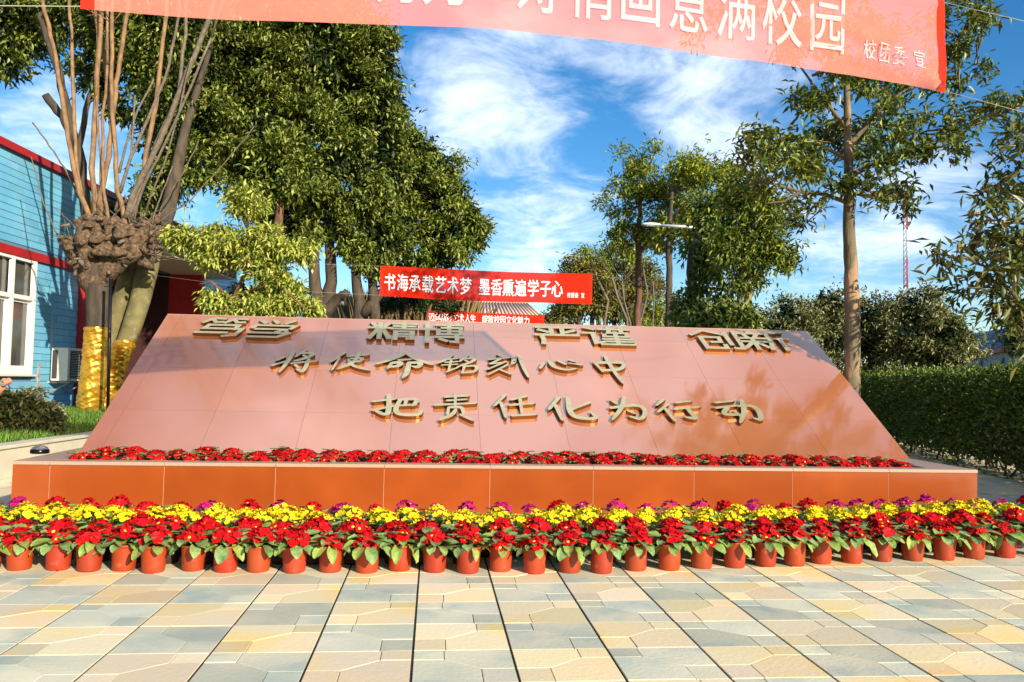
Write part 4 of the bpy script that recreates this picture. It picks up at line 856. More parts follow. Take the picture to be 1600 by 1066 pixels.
for pts, w_, gm in SH:
    dd = r.uniform(-.5, .5); n = len(pts); P = [at(x, y, D0+dd*(1-i/(n-1))) for i, (x, y) in enumerate(pts)]
    Q, R = [], []
    for i in range(n-1):
        for kk in range(4): f = kk/4; Q.append(P[i]*(1-f)+P[i+1]*f+r.normal(size=3)*.008); R.append(w_*k_*(.72+.36*(i+f)/n))
    Q.append(P[-1]); R.append(w_*k_*1.25)
    mb = MB(); R = [q_*.82 for q_ in R]; mb.tube(local(pb, Q), R, 8, wob=.10, rng=r); mb.build('shoot', MB_grshoot if gm else MB_shoot, PT)
    if w_ > 2.9:      # the shoots run on above the frame and branch
        dr = P[0]-P[1]; dr /= np.linalg.norm(dr); p = P[0]; rad = w_*k_*.72
        for seg in range(5):
            p2 = p+(dr+r.normal(size=3)*.07)*r.uniform(.9, 1.3); mb = MB(); mb.tube(local(pb, [p, p2]), [rad, rad*.8], 7)
            for b_ in range(3):
                e_ = p2+(dr*.7+r.normal(size=3)*.45)*r.uniform(.8, 1.9); m2 = (p2+e_)/2+r.normal(size=3)*.06; mb.tube(local(pb, [p2, m2, e_]), [rad*.45, rad*.3, .006], 5)
                for c_ in range(2): f_ = m2+(dr*.5+r.normal(size=3)*.5)*.7; mb.tube(local(pb, [m2, f_]), [.012, .005], 4)
            mb.build('upper_shoot', MB_grshoot if gm else MB_shoot, PT); p = p2; rad *= .8
mb = MB()      # fine whips round the head
for i in range(110):
    x, y = r.uniform(110, 245), r.uniform(345, 410); a = r.uniform(-.4, 3.5); ln = r.uniform(20, 95); s0 = at(x, y, D0+r.uniform(-.3, .2)); x2, y2 = x+ln*math.cos(a), y-ln*math.sin(a)*.8
    e_ = at(x2, y2, D0+r.uniform(-.6, .6)); mid = (s0+e_)/2+np.array([0, 0, -.12])*r.uniform(-1, 1); mb.tube(local(pb, [s0, mid, e_]), [.012, .008, .004], 4)
mb.build('twig', MB_grshoot, PT)
M_foil = mat('gold_foil', (.90, .50, .06), .30, (.82, .40, .035), 5, metallic=.75, bump=.0)
def crinkle(mbx, seed):
    return mbx
def foil_mesh(base, pts, rad, seed, n=64, m_=110):
    r = np.random.default_rng(seed); pts = [np.array(p)-base for p in pts]; V = []
    tt = np.linspace(0, len(pts)-1, m_); ph = r.uniform(0, 6, 8)
    for i, t in enumerate(tt):
        k = min(int(t), len(pts)-2); f = t-k; c = pts[k]*(1-f)+pts[k+1]*f; R = rad[k]*(1-f)+rad[k+1]*f
        for j in range(n):
            a = 2*math.pi*j/n; v = t/(len(pts)-1)
            w = 1+.014*math.sin(v*95+5*math.sin(a*1.5+ph[5])+ph[6])+.010*math.sin(v*150+a*7+4*math.sin(a*2+ph[7]))+.016*math.sin(v*38+3*math.sin(a+ph[0])+ph[1])+.014*math.sin(v*61+4*math.sin(2*a+ph[2])+a*2)+.03*math.sin(3*a+ph[3]+v*4)+.022*math.sin(9*a+v*25+ph[4])+.012*r.normal()
            V.append(c+np.array([math.cos(a)*R*w, math.sin(a)*R*w, 0]))
    mb = MB(); mb.add(V, [(i*n+j, i*n+(j+1) % n, (i+1)*n+(j+1) % n, (i+1)*n+j) for i in range(m_-1) for j in range(n)], 0, True)
    return mb
foil_mesh(pb, pxpath([(138, 652, D0), (142, 620, D0), (147, 575, D0), (150, 540, D0), (152, 512, D0)]), [.245, .26, .245, .235, .235], 1).build('foil_wrap', M_foil, PT)
# two olive trunks beside it
OT = thing('olive_barked_tree', at(160, 640, 17.3), 'smooth olive trunked tree leaning right beside the pollarded tree, foot wrapped in gold foil', 'tree'); ob = at(160, 640, 17.3)
mb = MB(); mb.tube(local(ob, pxpath([(150, 700, 17.3), (168, 625, 17.3), (183, 570, 17.3), (205, 515, 17.3), (219, 470, 17.3), (229, 425, 17.3), (238, 380, 17.2)])), [.20, .19, .18, .20, .21, .22, .22], 14, wob=.03, rng=r)
mb.build('trunk', MB_olive, OT)
mb = MB(); mb.tube(local(ob, pxpath([(226, 440, 17.1), (238, 435, 16.9)])), [.14, .05], 8); mb.build('burl', MB_olive, OT)
mb = MB(); mb.tube(local(ob, pxpath([(160, 690, 17.5), (164, 620, 17.5), (168, 560, 17.5), (180, 500, 17.5), (198, 440, 17.4), (208, 405, 17.2)])), [.15, .15, .16, .18, .19, .18], 14, wob=.03, rng=r); mb.build('limb', MB_olive, OT)
foil_mesh(ob, pxpath([(160, 660, 17.3), (172, 610, 17.3), (184, 568, 17.3), (198, 532, 17.3)]), [.24, .235, .225, .22], 2).build('foil_wrap', M_foil, OT)
V, F = crown_leaves(r, [lobe_px(330, 60, 19, 60, None, 60), lobe_px(245, -60, 18, 60, None, 80)], .19, .07, 6); link('crown', numesh('crown', V-ob, F, ML_cam), OT)
mb = MB(); mb.tube(local(ob, pxpath([(238, 385, 17.2), (262, 330, 17.4), (290, 200, 18), (330, 70, 19)])), [.2, .16, .1, .05], 10, wob=.05, rng=r); mb.build('limb', MB_bark, OT)
pb2 = at(170, 640, 15.9); PP = thing('black_pole', pb2, 'thin black metal pole standing between the two foil wrapped tree trunks', 'pole')
mb = MB(); mb.tube(local(pb2, pxpath([(168, 660, 15.9), (173, 437, 15.9)])), .032, 10); mb.build('shaft', M_iron, PP); mb = MB(); mb.blob(local(pb2, [at(173, 436, 15.9)])[0], .04, 0, 2, 0); mb.build('cap', M_iron, PP)

# shrubs in the raised garden
tree('leafy_shrub', 'dense dull green shrub at the left edge, in the raised garden above the kerb', 'shrub', onz(20, 690, .45), [([onz(20, 685, .45), at(20, 665, 11.7)], [.012, .01])], L4([(0, 645, 34, 28), (30, 648, 30, 26), (55, 660, 24, 22), (15, 675, 34, 18), (62, 674, 20, 14), (-25, 650, 30)], 11.7, 5, .8), .10, .045, leafmat('shrub_leaf', [(.05, .07, .02), (.09, .12, .03), (.16, .17, .05), (.24, .22, .08)]), seed=31, per=8)
tree('sprawling_shrub', 'thin flowering shrub with small pale leaves under the white window', 'shrub', onz(45, 655, .5), [([onz(45, 655, .5), at(40, 628, 13.5)], [.02, .012])], L4([(20, 625, 18, 10), (45, 632, 22, 12), (75, 640, 18, 10), (88, 650, 14, 10), (55, 618, 14, 8)], 13.5, 4), .07, .035, leafmat('pale_leaf', [(.10, .14, .05), (.20, .24, .10), (.38, .34, .22), (.30, .24, .16)]), seed=32, per=6)
tree('small_shrub', 'low dark green shrub on the lawn right of the leafy shrub', 'shrub', onz(75, 682, .45), [([onz(75, 682, .45), at(75, 668, 12.2)], [.02, .012])], L4([(76, 664, 17, 14)], 12.2, 6), .075, .035, ML_drk, seed=33, per=7)
# bright umbrella-leafed shrub behind the monument
tree('bright_green_shrub', 'yellow green shrub with drooping tiers of leaves behind the left end of the monument', 'shrub', g22(372, 500, 13.2),
     [([g22(350, 490, 13.2, 0), at(352, 500, 13.2), at(366, 465, 13.2), at(384, 425, 13.2), at(386, 380, 13.2), at(388, 320, 13.2)], [.05, .045, .04, .035, .03, .015]), ([at(384, 425, 13.2), at(340, 380, 13.2), at(285, 370, 13)], [.03, .022, .01]), ([at(384, 425, 13.2), at(430, 390, 13.2), at(470, 385, 13.2)], [.03, .02, .01]),
      ([at(372, 460, 13.2), at(430, 440, 13), at(480, 485, 12.8)], [.03, .02, .012]), ([at(366, 470, 13.2), at(330, 440, 13), at(310, 445, 13)], [.03, .02, .01])],
     L4([(388, 316, 26, 9), (380, 328, 20, 8), (290, 372, 26, 9), (325, 378, 30, 12), (350, 362, 22, 9), (370, 380, 32, 12), (405, 365, 26, 10), (430, 382, 26, 11), (455, 392, 24, 11), (475, 398, 14, 8), (330, 398, 22, 9), (400, 400, 26, 10), (425, 430, 24, 14), (440, 450, 26, 14),
         (460, 468, 24, 14), (475, 484, 18, 10), (400, 470, 26, 16), (370, 485, 30, 12), (345, 470, 20, 12), (430, 482, 26, 12), (340, 405, 22, 8)], 13.2, 1.5, 1.2), .125, .042, ML_brt, bm=MB_brown, seed=34, per=8, droop=.75, spread=.8)
tree('low_green_shrub', 'darker low shrub under the bright green shrub, just above the edge of the monument', 'shrub', g22(400, 500, 13.8), [([g22(400, 500, 13.8), at(400, 492, 13.8)], [.03, .02])], L4([(385, 470, 24, 16), (410, 480, 26, 16), (355, 485, 22, 12)], 13.9, 4), .12, .055, ML_cam, seed=35, per=7)

# ------------------------------------------------------------------ trees in the middle and on the right
tree('tall_feathery_tree', 'tall light green tree with a loose crown left of the street lamp', 'tree', g22(999, 500, 27), [([g22(996, 490, 27), at(996, 505, 27), at(998, 440, 27), at(998, 385, 27), at(1000, 320, 27), at(1010, 260, 27)], [.13, .12, .11, .10, .07, .03]), ([at(998, 400, 27), at(1020, 360, 27), at(1050, 300, 27)], [.06, .05, .03])],
     L4([(985, 262, 36), (1020, 265, 40), (985, 310, 38), (1030, 320, 42), (1065, 270, 38), (990, 370, 34, 22), (960, 380, 26, 16), (1020, 365, 30, 18), (1060, 330, 36), (968, 345, 20)], 27, .95), .20, .062, leafmat('feathery_leaf', [(.09, .14, .012), (.17, .23, .02), (.28, .32, .03), (.44, .42, .07)], .24), bm=MB_brown, seed=51, per=7, group=None, twigs=2)
tree('tall_dark_trunk_tree', 'straight dark trunked tree directly below the arm of the street lamp', 'tree', g22(1045, 500, 25), [([g22(1045, 490, 25), at(1045, 508, 25), at(1046, 450, 25), at(1045, 390, 25), at(1050, 300, 25)], [.12, .11, .1, .1, .05])],
     L4([(1085, 265, 36), (1110, 290, 42), (1060, 350, 36, 26), (1040, 375, 24, 14), (1090, 345, 38), (1110, 250, 34)], 25, .9), .20, .065, ML_yel, bm=MB_bark, seed=52, per=7, twigs=2)
tree('broadleaf_tree', 'darker broadleaf tree with hanging leaves right of the street lamp pole', 'tree', g22(1084, 500, 21), [([g22(1083, 490, 21), at(1082, 512, 21), at(1083, 450, 21), at(1082, 400, 21), at(1095, 340, 21)], [.13, .12, .12, .13, .06]), ([at(1083, 470, 21), at(1070, 490, 21)], [.05, .03])],
     L4([(1095, 380, 30, 24), (1120, 340, 36), (1100, 440, 22, 18), (1115, 400, 28), (1090, 470, 26, 20), (1078, 492, 24, 14), (1125, 460, 20, 14), (1130, 310, 30)], 21, .95), .22, .085, ML_brd, bm=MB_bark, seed=53, per=6, droop=.8, twigs=2)
tree('round_headed_tree', 'round headed green tree with twin trunks between street lamp and tall near tree', 'tree', g22(1162, 500, 19), [([g22(1156, 490, 19), at(1156, 515, 19), at(1157, 460, 19), at(1166, 390, 19), at(1165, 330, 19)], [.09, .085, .08, .07, .04]), ([g22(1170, 490, 19), at(1170, 520, 19), at(1169, 460, 19), at(1168, 400, 19), at(1190, 350, 19)], [.105, .10, .09, .08, .04])],
     L4([(1160, 330, 48), (1200, 360, 44), (1170, 390, 46), (1225, 385, 28), (1240, 400, 18), (1130, 370, 34), (1170, 290, 32), (1180, 435, 18), (1155, 430, 24), (1210, 330, 26)], 19, 1.0), .17, .06, leafmat('round_tree_leaf', [(.045, .08, .01), (.10, .14, .015), (.19, .24, .025), (.36, .38, .06)], .2), bm=MB_olive, seed=54, per=7, droop=.6, twigs=2)
tree('low_palm_shrub', 'low clump of broad drooping leaves above the monument edge, below the street lamp', 'shrub', g22(1130, 505, 15), [([g22(1130, 505, 15), at(1130, 515, 15)], [.04, .03])], L4([(1100, 500, 18, 10), (1130, 502, 26, 9), (1155, 500, 18, 10), (1145, 508, 26, 9)], 15, 5), .20, .07, ML_cam, seed=55, per=6, droop=.8)
# thin bare saplings and low yellow green wood behind
wood = [(905, 425, 40), (935, 408, 34), (960, 425, 40), (925, 460, 45), (890, 480, 30), (960, 470, 40), (1000, 440, 36), (1010, 480, 40), (1050, 490, 34), (870, 495, 24), (985, 395, 26)]
for i, (x, y, rr) in enumerate(wood):
    dd = 40+(i % 3)*2.5
    lbs = ['leftmost', 'upper left', 'broad middle', 'lower left', 'small', 'lower middle', 'tallest', 'lower right', 'rightmost', 'lowest', 'highest']
    tree('small_tree', f'{lbs[i]} olive green tree of the low wood behind the middle banner', 'tree', g22(x, 510, dd), [([g22(x, 510, dd), at(x, 500, dd), at(x+4, y+5, dd), at(x-6, y-rr*.6, dd)], [.14, .12, .09, .03]), ([at(x+1, 500, dd), at(x+rr*.5, y, dd)], [.08, .03]), ([at(x, 495, dd), at(x-rr*.5, y+4, dd)], [.08, .03])],
         L4([(x, y, rr*.8), (x+rr*.35, y+rr*.3, rr*.5), (x-rr*.4, y+rr*.25, rr*.5)], dd, 2.3), .26, .09, (ML_olv, ML_yel, ML_olv)[i % 3], seed=60+i, per=6, group='low wood behind the middle banner', twigs=1)
for i, (pts, w_) in enumerate([([(1020, 505), (1022, 470), (1020, 440)], 1.2), ([(980, 500), (965, 465), (955, 430)], 2), ([(1030, 505), (1045, 470)], 1.1), ([(985, 505), (975, 470), (972, 440)], 1.4), ([(945, 500), (950, 470), (935, 440)], 2.2), ([(1000, 505), (1012, 460), (1005, 420)], 1.4)]):
    P = [at(x, y, 31) for x, y in pts]; s_ = thing('bare_sapling', P[0], f'{["thin upright", "forked left leaning", "short slanting", "pale slender left leaning", "dark low", "right leaning"][i]} bare sapling stem in front of the low olive green wood', 'sapling', 'bare saplings')
    mb = MB(); mb.tube(local(P[0], [P[0]-np.array([0, 0, 2.5])]+P), w_*31/F_PX, 6); mb.build('stem', MB_grshoot, s_)
    mb = MB()
    for k in range(7): a = P[-1] if k % 2 else P[1]; mb.tube(local(P[0], [a, a+np.array([r.uniform(-.6, .6), 0, r.uniform(.2, .9)])]), .012, 4)
    mb.build('twig', MB_grshoot, s_)
# dry reeds behind
q = np.random.default_rng(5); n = 14000; xs = q.uniform(560, 720, n); P = np.array([at(x, 515+q.uniform(-10, 5), 44+q.uniform(-2, 2)) for x in xs]); P[:, 2] = 0
V, F = leaf_cloud(P, q.normal(size=(n, 3))*.12+[0, 0, 1], q.normal(size=(n, 3)), q.uniform(2.5, 6.2, n), q.uniform(.04, .09, n)); link('dry_reeds', numesh('dry_reeds', V, F, ML_dry), kind='stuff', label='tall dry brown reeds behind the trees left of the farther banner')

# tall near tree on the right
DH = 11.2
HB = [([(1330, 640), (1332, 570), (1332, 480), (1328, 400), (1326, 330), (1326, 255)], [13.5, 12.5, 11.5, 10, 8.5, 7]), ([(1326, 255), (1324, 180), (1322, 110), (1318, 40), (1318, -40)], [7, 5.5, 4.2, 3, 1.5]),
      ([(1326, 318), (1290, 304), (1250, 300), (1200, 285), (1160, 262)], [4, 3, 2.6, 2, 1]), ([(1250, 300), (1225, 315), (1195, 318)], [2, 1.6, .8]), ([(1326, 275), (1370, 255), (1440, 232), (1500, 205), (1600, 165)], [5, 3.6, 3, 2.2, 1.2]),
      ([(1324, 230), (1360, 190), (1400, 150), (1440, 130), (1500, 60), (1540, 10)], [4.5, 3.5, 3, 2.6, 1.8, 1]), ([(1323, 200), (1290, 160), (1262, 120), (1240, 90)], [3.2, 2.4, 1.8, 1]), ([(1324, 250), (1280, 225), (1225, 210), (1165, 205)], [3.2, 2.4, 1.8, 1]),
      ([(1322, 120), (1345, 80), (1380, 50)], [3, 2, 1]), ([(1325, 300), (1370, 310), (1420, 300)], [3, 2, 1]), ([(1320, 60), (1290, 20), (1270, -20)], [2.4, 1.6, 1])]
rH = np.random.default_rng(71)
lobH = []
for (x, y, rr, *z_) in [(1255, 170, 24), (1285, 150, 26), (1300, 200, 30), (1340, 190, 28), (1250, 225, 30), (1215, 220, 22), (1180, 208, 20), (1165, 245, 18), (1200, 262, 24), (1240, 268, 26), (1285, 255, 30), (1315, 285, 22), (1270, 320, 18), (1220, 305, 18), (1255, 345, 14, 10), (1370, 170, 22), (1400, 160, 26), (1355, 240, 28),
                     (1390, 250, 24), (1420, 225, 26), (1450, 240, 24), (1480, 235, 22), (1435, 195, 20), (1475, 200, 18), (1390, 305, 20, 15), (1420, 290, 16), (1365, 300, 18), (1410, 325, 14, 10), (1330, 130, 22), (1360, 130, 18), (1500, 60, 22), (1520, 30, 22), (1480, 95, 18), (1500, 130, 16), (1540, 15, 18),
                     (1540, 105, 14), (1555, 160, 20, 12), (1520, 185, 16, 10), (1495, 170, 14), (1580, 150, 14, 9), (1300, 60, 30), (1350, 40, 30), (1260, 30, 26), (1240, 80, 20), (1400, 60, 28), (1330, -20, 40), (1460, 30, 22), (1300, 110, 24), (1195, 240, 16), (1165, 290, 10, 7), (1345, 110, 20), (1380, 120, 18), (1455, 130, 14), (1470, 0, 26)]:
    lobH.append(lobe_px(x, y, DH+rH.uniform(-.9, 1.1), rr*1.12, z_[0]*1.1 if z_ else None, int(rr*rr*.046)+6))
lobH += [((5.3, 11.6, 8.4), (1.2, 1.3, 1.0), 60), ((6.4, 12.2, 7.6), (1.0, 1.1, .9), 50), ((4.4, 12.0, 7.6), (.9, 1.0, .8), 45)]
tree('tall_street_tree', 'tall near tree with straight scarred trunk and sparse branches, behind the long banner end', 'tree', g22(1331, 600, DH), [([at(x, y, DH+.0) for x, y in p], [w_*DH/F_PX for w_ in ww]) for p, ww in HB], lobH, .135, .048, ML_rgt, bm=mat('scarred_trunk_bark', (.19, .145, .08), .85, (.11, .085, .045), 5, stretch=(1, 1, .35), bump=1.0, bscale=18, col3=(.36, .22, .12), c3scale=3.5, c3=(.56, .64)), seed=71, per=6, droop=.5, shell=(.1, 1.1), twigs=2, wander=.04)
# tree hanging in from the right edge
DI = 10.3
lobI = [lobe_px(x, y, DI+rH.uniform(-.5, .8), rr, None, int(rr*rr*.013)+3) for x, y, rr in [(1575, 250, 26), (1600, 210, 26), (1560, 300, 28), (1600, 300, 36), (1545, 345, 30), (1590, 360, 40), (1520, 385, 24), (1555, 405, 34), (1600, 430, 40), (1495, 405, 14), (1465, 390, 12), (1540, 445, 24), (1580, 470, 26),
        (1620, 500, 34), (1510, 440, 16), (1555, 500, 14), (1600, 180, 18), (1530, 310, 16), (1480, 430, 12), (1640, 380, 60), (1640, 250, 50), (1600, 540, 26)]]
lobI += [((10.6, 10.6, 3.6), (1.5, 1.5, 1.5), 160)]
iB = (9.8, 9.4, 0)
ipx = lambda l: [at(x, y, DI) for x, y in l]
tree('overhanging_right_tree', 'near tree with long narrow dark leaves hanging in from the right edge', 'tree', iB, [([iB, (9.7, 9.4, 1.2), (9.5, 9.5, 2.4), (9.3, 9.6, 5.0)], [.13, .11, .09, .04]), ([(9.7, 9.4, 1.2)]+ipx([(1640, 510), (1590, 470), (1550, 420), (1510, 405), (1455, 393)]), [.06, .03, .02, .014, .01, .005]),
      ([(9.6, 9.45, 2.0)]+ipx([(1640, 350), (1590, 310), (1555, 290)]), [.05, .02, .014, .006]), ([(9.5, 9.5, 2.9)]+ipx([(1640, 230), (1600, 205), (1570, 190)]), [.05, .02, .012, .005]), ([(9.7, 9.4, 1.5)]+ipx([(1640, 560), (1600, 520), (1565, 480)]), [.05, .02, .014, .006])], lobI, .20, .056, ML_rust, bm=MB_bark, seed=72, per=6, droop=.35, shell=(.1, 1.1), twigs=1)
# rounded bronze trees behind the hedge
for i, (x, y, rr, d, lm, lb) in enumerate([(1225, 505, 42, 27, ML_brn, 'leftmost reddish bronze rounded tree beyond the hedge'), (1290, 492, 48, 28, ML_brn, 'second rounded bronze tree from the left beyond the hedge'), (1360, 505, 52, 29, ML_olv, 'dull olive rounded tree behind the scarred trunk, beyond the hedge'),
                                           (1430, 495, 50, 27, ML_brn, 'tallest rounded bronze tree, below the thin mast'), (1475, 525, 44, 26, ML_brn, 'rightmost rounded bronze tree, beside the far blue building')]):
    tree('rounded_tree', lb, 'tree', g22(x, 560, d), [([g22(x, 560, d), at(x, 560, d), at(x, y, d)], [.1, .09, .05])], L4([(x, y, rr), (x-rr*.5, y+rr*.5, rr*.75), (x+rr*.5, y+rr*.45, rr*.75), (x, y+rr*.8, rr*.9), (x+rr*.2, y-rr*.4, rr*.6)], d, 1.3), .16, .065, lm, seed=80+i, per=7, inner=.2, group='rounded trees beyond the hedge')
tree('dark_evergreen', 'dark green tree at the right edge standing before the far blue building', 'tree', g22(1605, 560, 17), [([g22(1605, 560, 17), at(1605, 520, 17)], [.08, .05])], L4([(1600, 520, 22), (1612, 495, 22), (1590, 535, 14)], 17, 4), .12, .05, ML_drk, seed=90, per=7)

# hedge
def hx(y): return 8.6+.235*(y-11.1)
HG = thing('clipped_hedge', (hx(11), 11, 0), 'long clipped hedge right of the monument, dark shaded side and sunny top', 'hedge'); hb = np.array([hx(11), 11, 0]); hd = np.array([.235, 1, 0]); hd /= np.linalg.norm(hd); hn_ = np.array([hd[1], -hd[0], 0]); Hh = 1.62
q = np.random.default_rng(9)
P, D = [], []
n = 46000; t = q.uniform(-5, 16, n); side = q.uniform(size=n)
for i in range(n):
    if side[i] < .55: z = q.uniform()**.75*Hh; o = q.normal()*.05+.04*math.sin(t[i]*2.3+z*3); p = hb+hd*t[i]+hn_*o+[0, 0, z]; d = -hn_+q.normal(size=3)*.7+[0, 0, .3]; 
    else: o = q.uniform(0, 1.4); z = Hh+q.normal()*.035+.03*math.sin(t[i]*1.7+o*3)+(q.uniform(0, .16) if q.uniform() < .10 else 0); p = hb+hd*t[i]+hn_*o+[0, 0, z]; d = q.normal(size=3)*.6+[0, 0, .7]
    if side[i] < .55 and z < .4 and q.uniform() < .35: continue
    P.append(p); D.append(d)
P, D = np.array(P), np.array(D); n = len(P)
V, F = leaf_cloud(P, D, q.normal(size=(n, 3))+[0, 0, .8], q.uniform(.05, .095, n), q.uniform(.028, .045, n)); link('foliage', numesh('foliage', V-hb, F, ML_hdg), HG)
# inner mass of leaves
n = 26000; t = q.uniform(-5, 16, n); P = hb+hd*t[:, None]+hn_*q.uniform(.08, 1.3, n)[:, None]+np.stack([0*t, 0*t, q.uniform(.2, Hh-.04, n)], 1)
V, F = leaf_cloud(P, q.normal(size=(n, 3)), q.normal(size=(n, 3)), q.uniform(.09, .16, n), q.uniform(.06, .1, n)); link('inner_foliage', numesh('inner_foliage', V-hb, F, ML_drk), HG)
mb = MB()
for k in range(120):
    tt, oo = q.uniform(-5, 16), q.uniform(.1, 1.3); p = hd*tt+hn_*oo; e_ = p+np.array([q.uniform(-.25, .25), q.uniform(-.25, .25), q.uniform(.5, 1.0)]); mb.tube([p, (p+e_)/2+q.normal(size=3)*.03, e_], [.02, .015, .01], 5)
tag(mb.build('stems', MB_bark, HG), kind='stuff')

# ------------------------------------------------------------------ far things
# roof with ribbed tiles between the banners
d = 58; rb = at(770, 500, d); rb[2] = 0; RH = thing('gate_house', rb, 'low house with a pale pink ribbed tile roof between the two middle banners', 'building')
M_rtile = mat('pink_roof_tile', (.66, .47, .36), .7, (.56, .38, .29), 6)
z_e, z_t = at(770, 497, d)[2], at(770, 466, d)[2]; xa, xb = at(692, 490, d)[0]-rb[0], at(853, 490, d)[0]-rb[0]
mb = MB(); mb.box((0+(xa+xb)/2, 3.5, z_e/2), (xb-xa-1, 5, z_e)); mb.build('wall', mat('pale_wall', (.5, .45, .38), .8), RH)
mb = MB(); mb.add([(xa, -.4, z_e), (xb, -.4, z_e), (xb-.9, 3.5, z_t), (xa+.9, 3.5, z_t), (xb, 7.2, z_e), (xa, 7.2, z_e)], [(0, 1, 2, 3), (3, 2, 4, 5), (1, 4, 2), (0, 3, 5)]); mb.build('roof', M_rtile, RH)
nr = 26
for k in range(nr):
    f = (k+.5)/nr; x0_ = xa+(xb-xa)*f; x1_ = (xa+.9)+(xb-xa-1.8)*f; mb = MB(); mb.tube([(x0_, -.42, z_e+.05), (x1_, 3.5, z_t+.06)], .085, 6); mb.build('roof_tile_row', M_rtile, RH)
mb = MB(); mb.box(((xa+xb)/2, 3.5, z_t+.08), (xb-xa-1.6, .3, .2)); mb.build('ridge', M_rtile, RH)
# grey wall and far building at left middle
wb = at(570, 495, 60); FB = thing('grey_building', (wb[0], wb[1], 0), 'plain grey building seen between the camphor trunks beyond the end of the blue wall', 'building')
zt_ = at(570, 468, 60)[2]
mb = MB(); mb.box((0, 3, zt_/2), (7.2, 5, zt_), bev=.02); mb.build('wall', mat('grey_wall', (.20, .23, .27), .85), FB)
mb = MB(); mb.box((0, 3, zt_+.1), (7.8, 5.6, .25), bev=.02); mb.build('roof', M_roof, FB)
# far blue building at right
rbp = at(1550, 560, 46); RB = thing('far_blue_building', (rbp[0], rbp[1], 0), 'blue building with a red band far behind the hedge at the right edge', 'building')
dv = (at(1640, 500, 40)-at(1500, 535, 52)); dv[2] = 0; Lr = np.linalg.norm(dv); dv /= Lr; nvr = np.array([dv[1], -dv[0], 0]); P0 = at(1490, 540, 53); P0[2] = 0
zt_ = at(1565, 518, 46)[2]; zb_ = at(1565, 550, 46)[2]
AXR = [dv, -nvr, ZU]
M_bdk = mat('blue_sheet', (.03, .16, .36), .5, (.05, .22, .42), 3); rp = np.array([rbp[0], rbp[1], 0])
mb = MB(); mb.box(P0+dv*10-nvr*2+ZU*(zb_/2)-rp, (24, 4, zb_), axes=AXR); mb.build('wall', mat('pale_pink_wall', (.45, .38, .34), .8), RB)
for k in range(11):
    mb = MB(); mb.box((0, 0, 0), (24.2, .12, (zt_-zb_)/11-.02), axes=[dv, -nvr, ZU], bev=.01); mb.build('fascia_board', M_bdk, RB, loc=P0+dv*10+nvr*.08+ZU*(zb_+.1+(zt_-zb_)*(k+.5)/11)-rp)
mb = MB(); mb.box(P0+dv*10-nvr*1+ZU*((zb_+zt_)/2)-rp, (24, 2, zt_-zb_), axes=AXR); mb.build('parapet', M_bdk, RB)
mb = MB(); mb.box(P0+dv*10+nvr*.18+ZU*(zb_+.05)-rp, (24.3, .2, .25), axes=AXR); mb.build('red_band', M_redp, RB)
for k in range(7):
    wv_ = MB(); c = P0+dv*(1+k*3.1)+nvr*.04+ZU*(zb_*.55)-rp; wv_.box(c, (1.5, .12, zb_*.7), axes=AXR); w_ = wv_.build('window', mat('blue_frame', (.04, .2, .45), .5), RB)
    mb = MB(); mb.box(c+nvr*.07, (1.3, .03, zb_*.62), axes=AXR); mb.build('pane', M_glass, w_)
# mast
mp_ = at(1416, 440, 60); MS = thing('radio_mast', (mp_[0], mp_[1], 0), 'thin red and white lattice mast rising above the bronze trees', 'mast')
zt_, zb_ = at(1416, 312, 60)[2], 0
nseg = 26; M_mr = mat('mast_red', (.42, .06, .05), .6); M_mw = mat('mast_white', (.55, .52, .52), .6)
legs = [(.16*math.cos(a), .16*math.sin(a)) for a in (0.3, 2.4, 4.5)]
for s_, (f0, f1, mm_) in enumerate([(i/7, (i+1)/7, (M_mr, M_mw)[i % 2]) for i in range(7)]):
    mb = MB(); z0, z1 = zt_*f0, zt_*f1
    for (x, y) in legs: mb.tube([(x, y, z0), (x, y, z1)], .035, 5)
    k = 5
    for j in range(k):
        for a in range(3): p, p2 = legs[a], legs[(a+1) % 3]; mb.tube([(p[0], p[1], z0+(z1-z0)*j/k), (p2[0], p2[1], z0+(z1-z0)*(j+1)/k)], .018, 4)
    mb.build('mast_section', mm_, MS)
mb = MB(); mb.tube([(0, 0, zt_), (0, 0, zt_+1.2)], .025, 5); mb.build('tip_rod', M_mw, MS)
# street lamp
lb_ = at(1107, 500, 24); LP = thing('street_lamp', (lb_[0], lb_[1], 0), 'pale grey street lamp with a long nearly level arm reaching left among the trees', 'street lamp')
M_lp = mat('galvanised_steel', (.50, .52, .54), .4, metallic=.3); l0 = np.array([lb_[0], lb_[1], 0]); tp_ = at(1107, 357, 24)
mb = MB(); mb.tube([(0, 0, 0), (0, 0, 2.5), tp_-l0], [.10, .085, .055], 12); mb.build('pole', M_lp, LP)
mb = MB(); mb.tube([tp_-l0, at(1060, 354, 24)-l0, at(1030, 352, 24)-l0], [.05, .045, .04], 10); mb.build('arm', M_lp, LP)
hd_ = at(1018, 351, 24)-l0; mb = MB(); mb.blob(hd_, .16, 0, 3, 0, 0, (1.9, .8, .38)); mb.build('lamp_head', mat('lamp_shell', (.68, .70, .70), .35), LP)
mb = MB(); mb.blob(hd_-np.array([.03, 0, .035]), .12, 0, 2, 0, 0, (1.8, .8, .3)); mb.build('lens', mat('lamp_lens', (.55, .58, .55), .2), LP)
# low wooded rise closing the view
q = np.random.default_rng(17); lobes = []
for k in range(60): x = -90+k*4.2+q.uniform(-2, 2); lobes.append(((x, 96+q.uniform(-8, 8), 2.2+q.uniform(-.6, 1.0)), (4.5, 4, 3.2), 130))
V, F = crown_leaves(q, lobes, .9, .4, 5); link('distant_wood', numesh('distant_wood', V, F, ML_olv), kind='stuff', label='distant olive green wood closing the view behind everything')
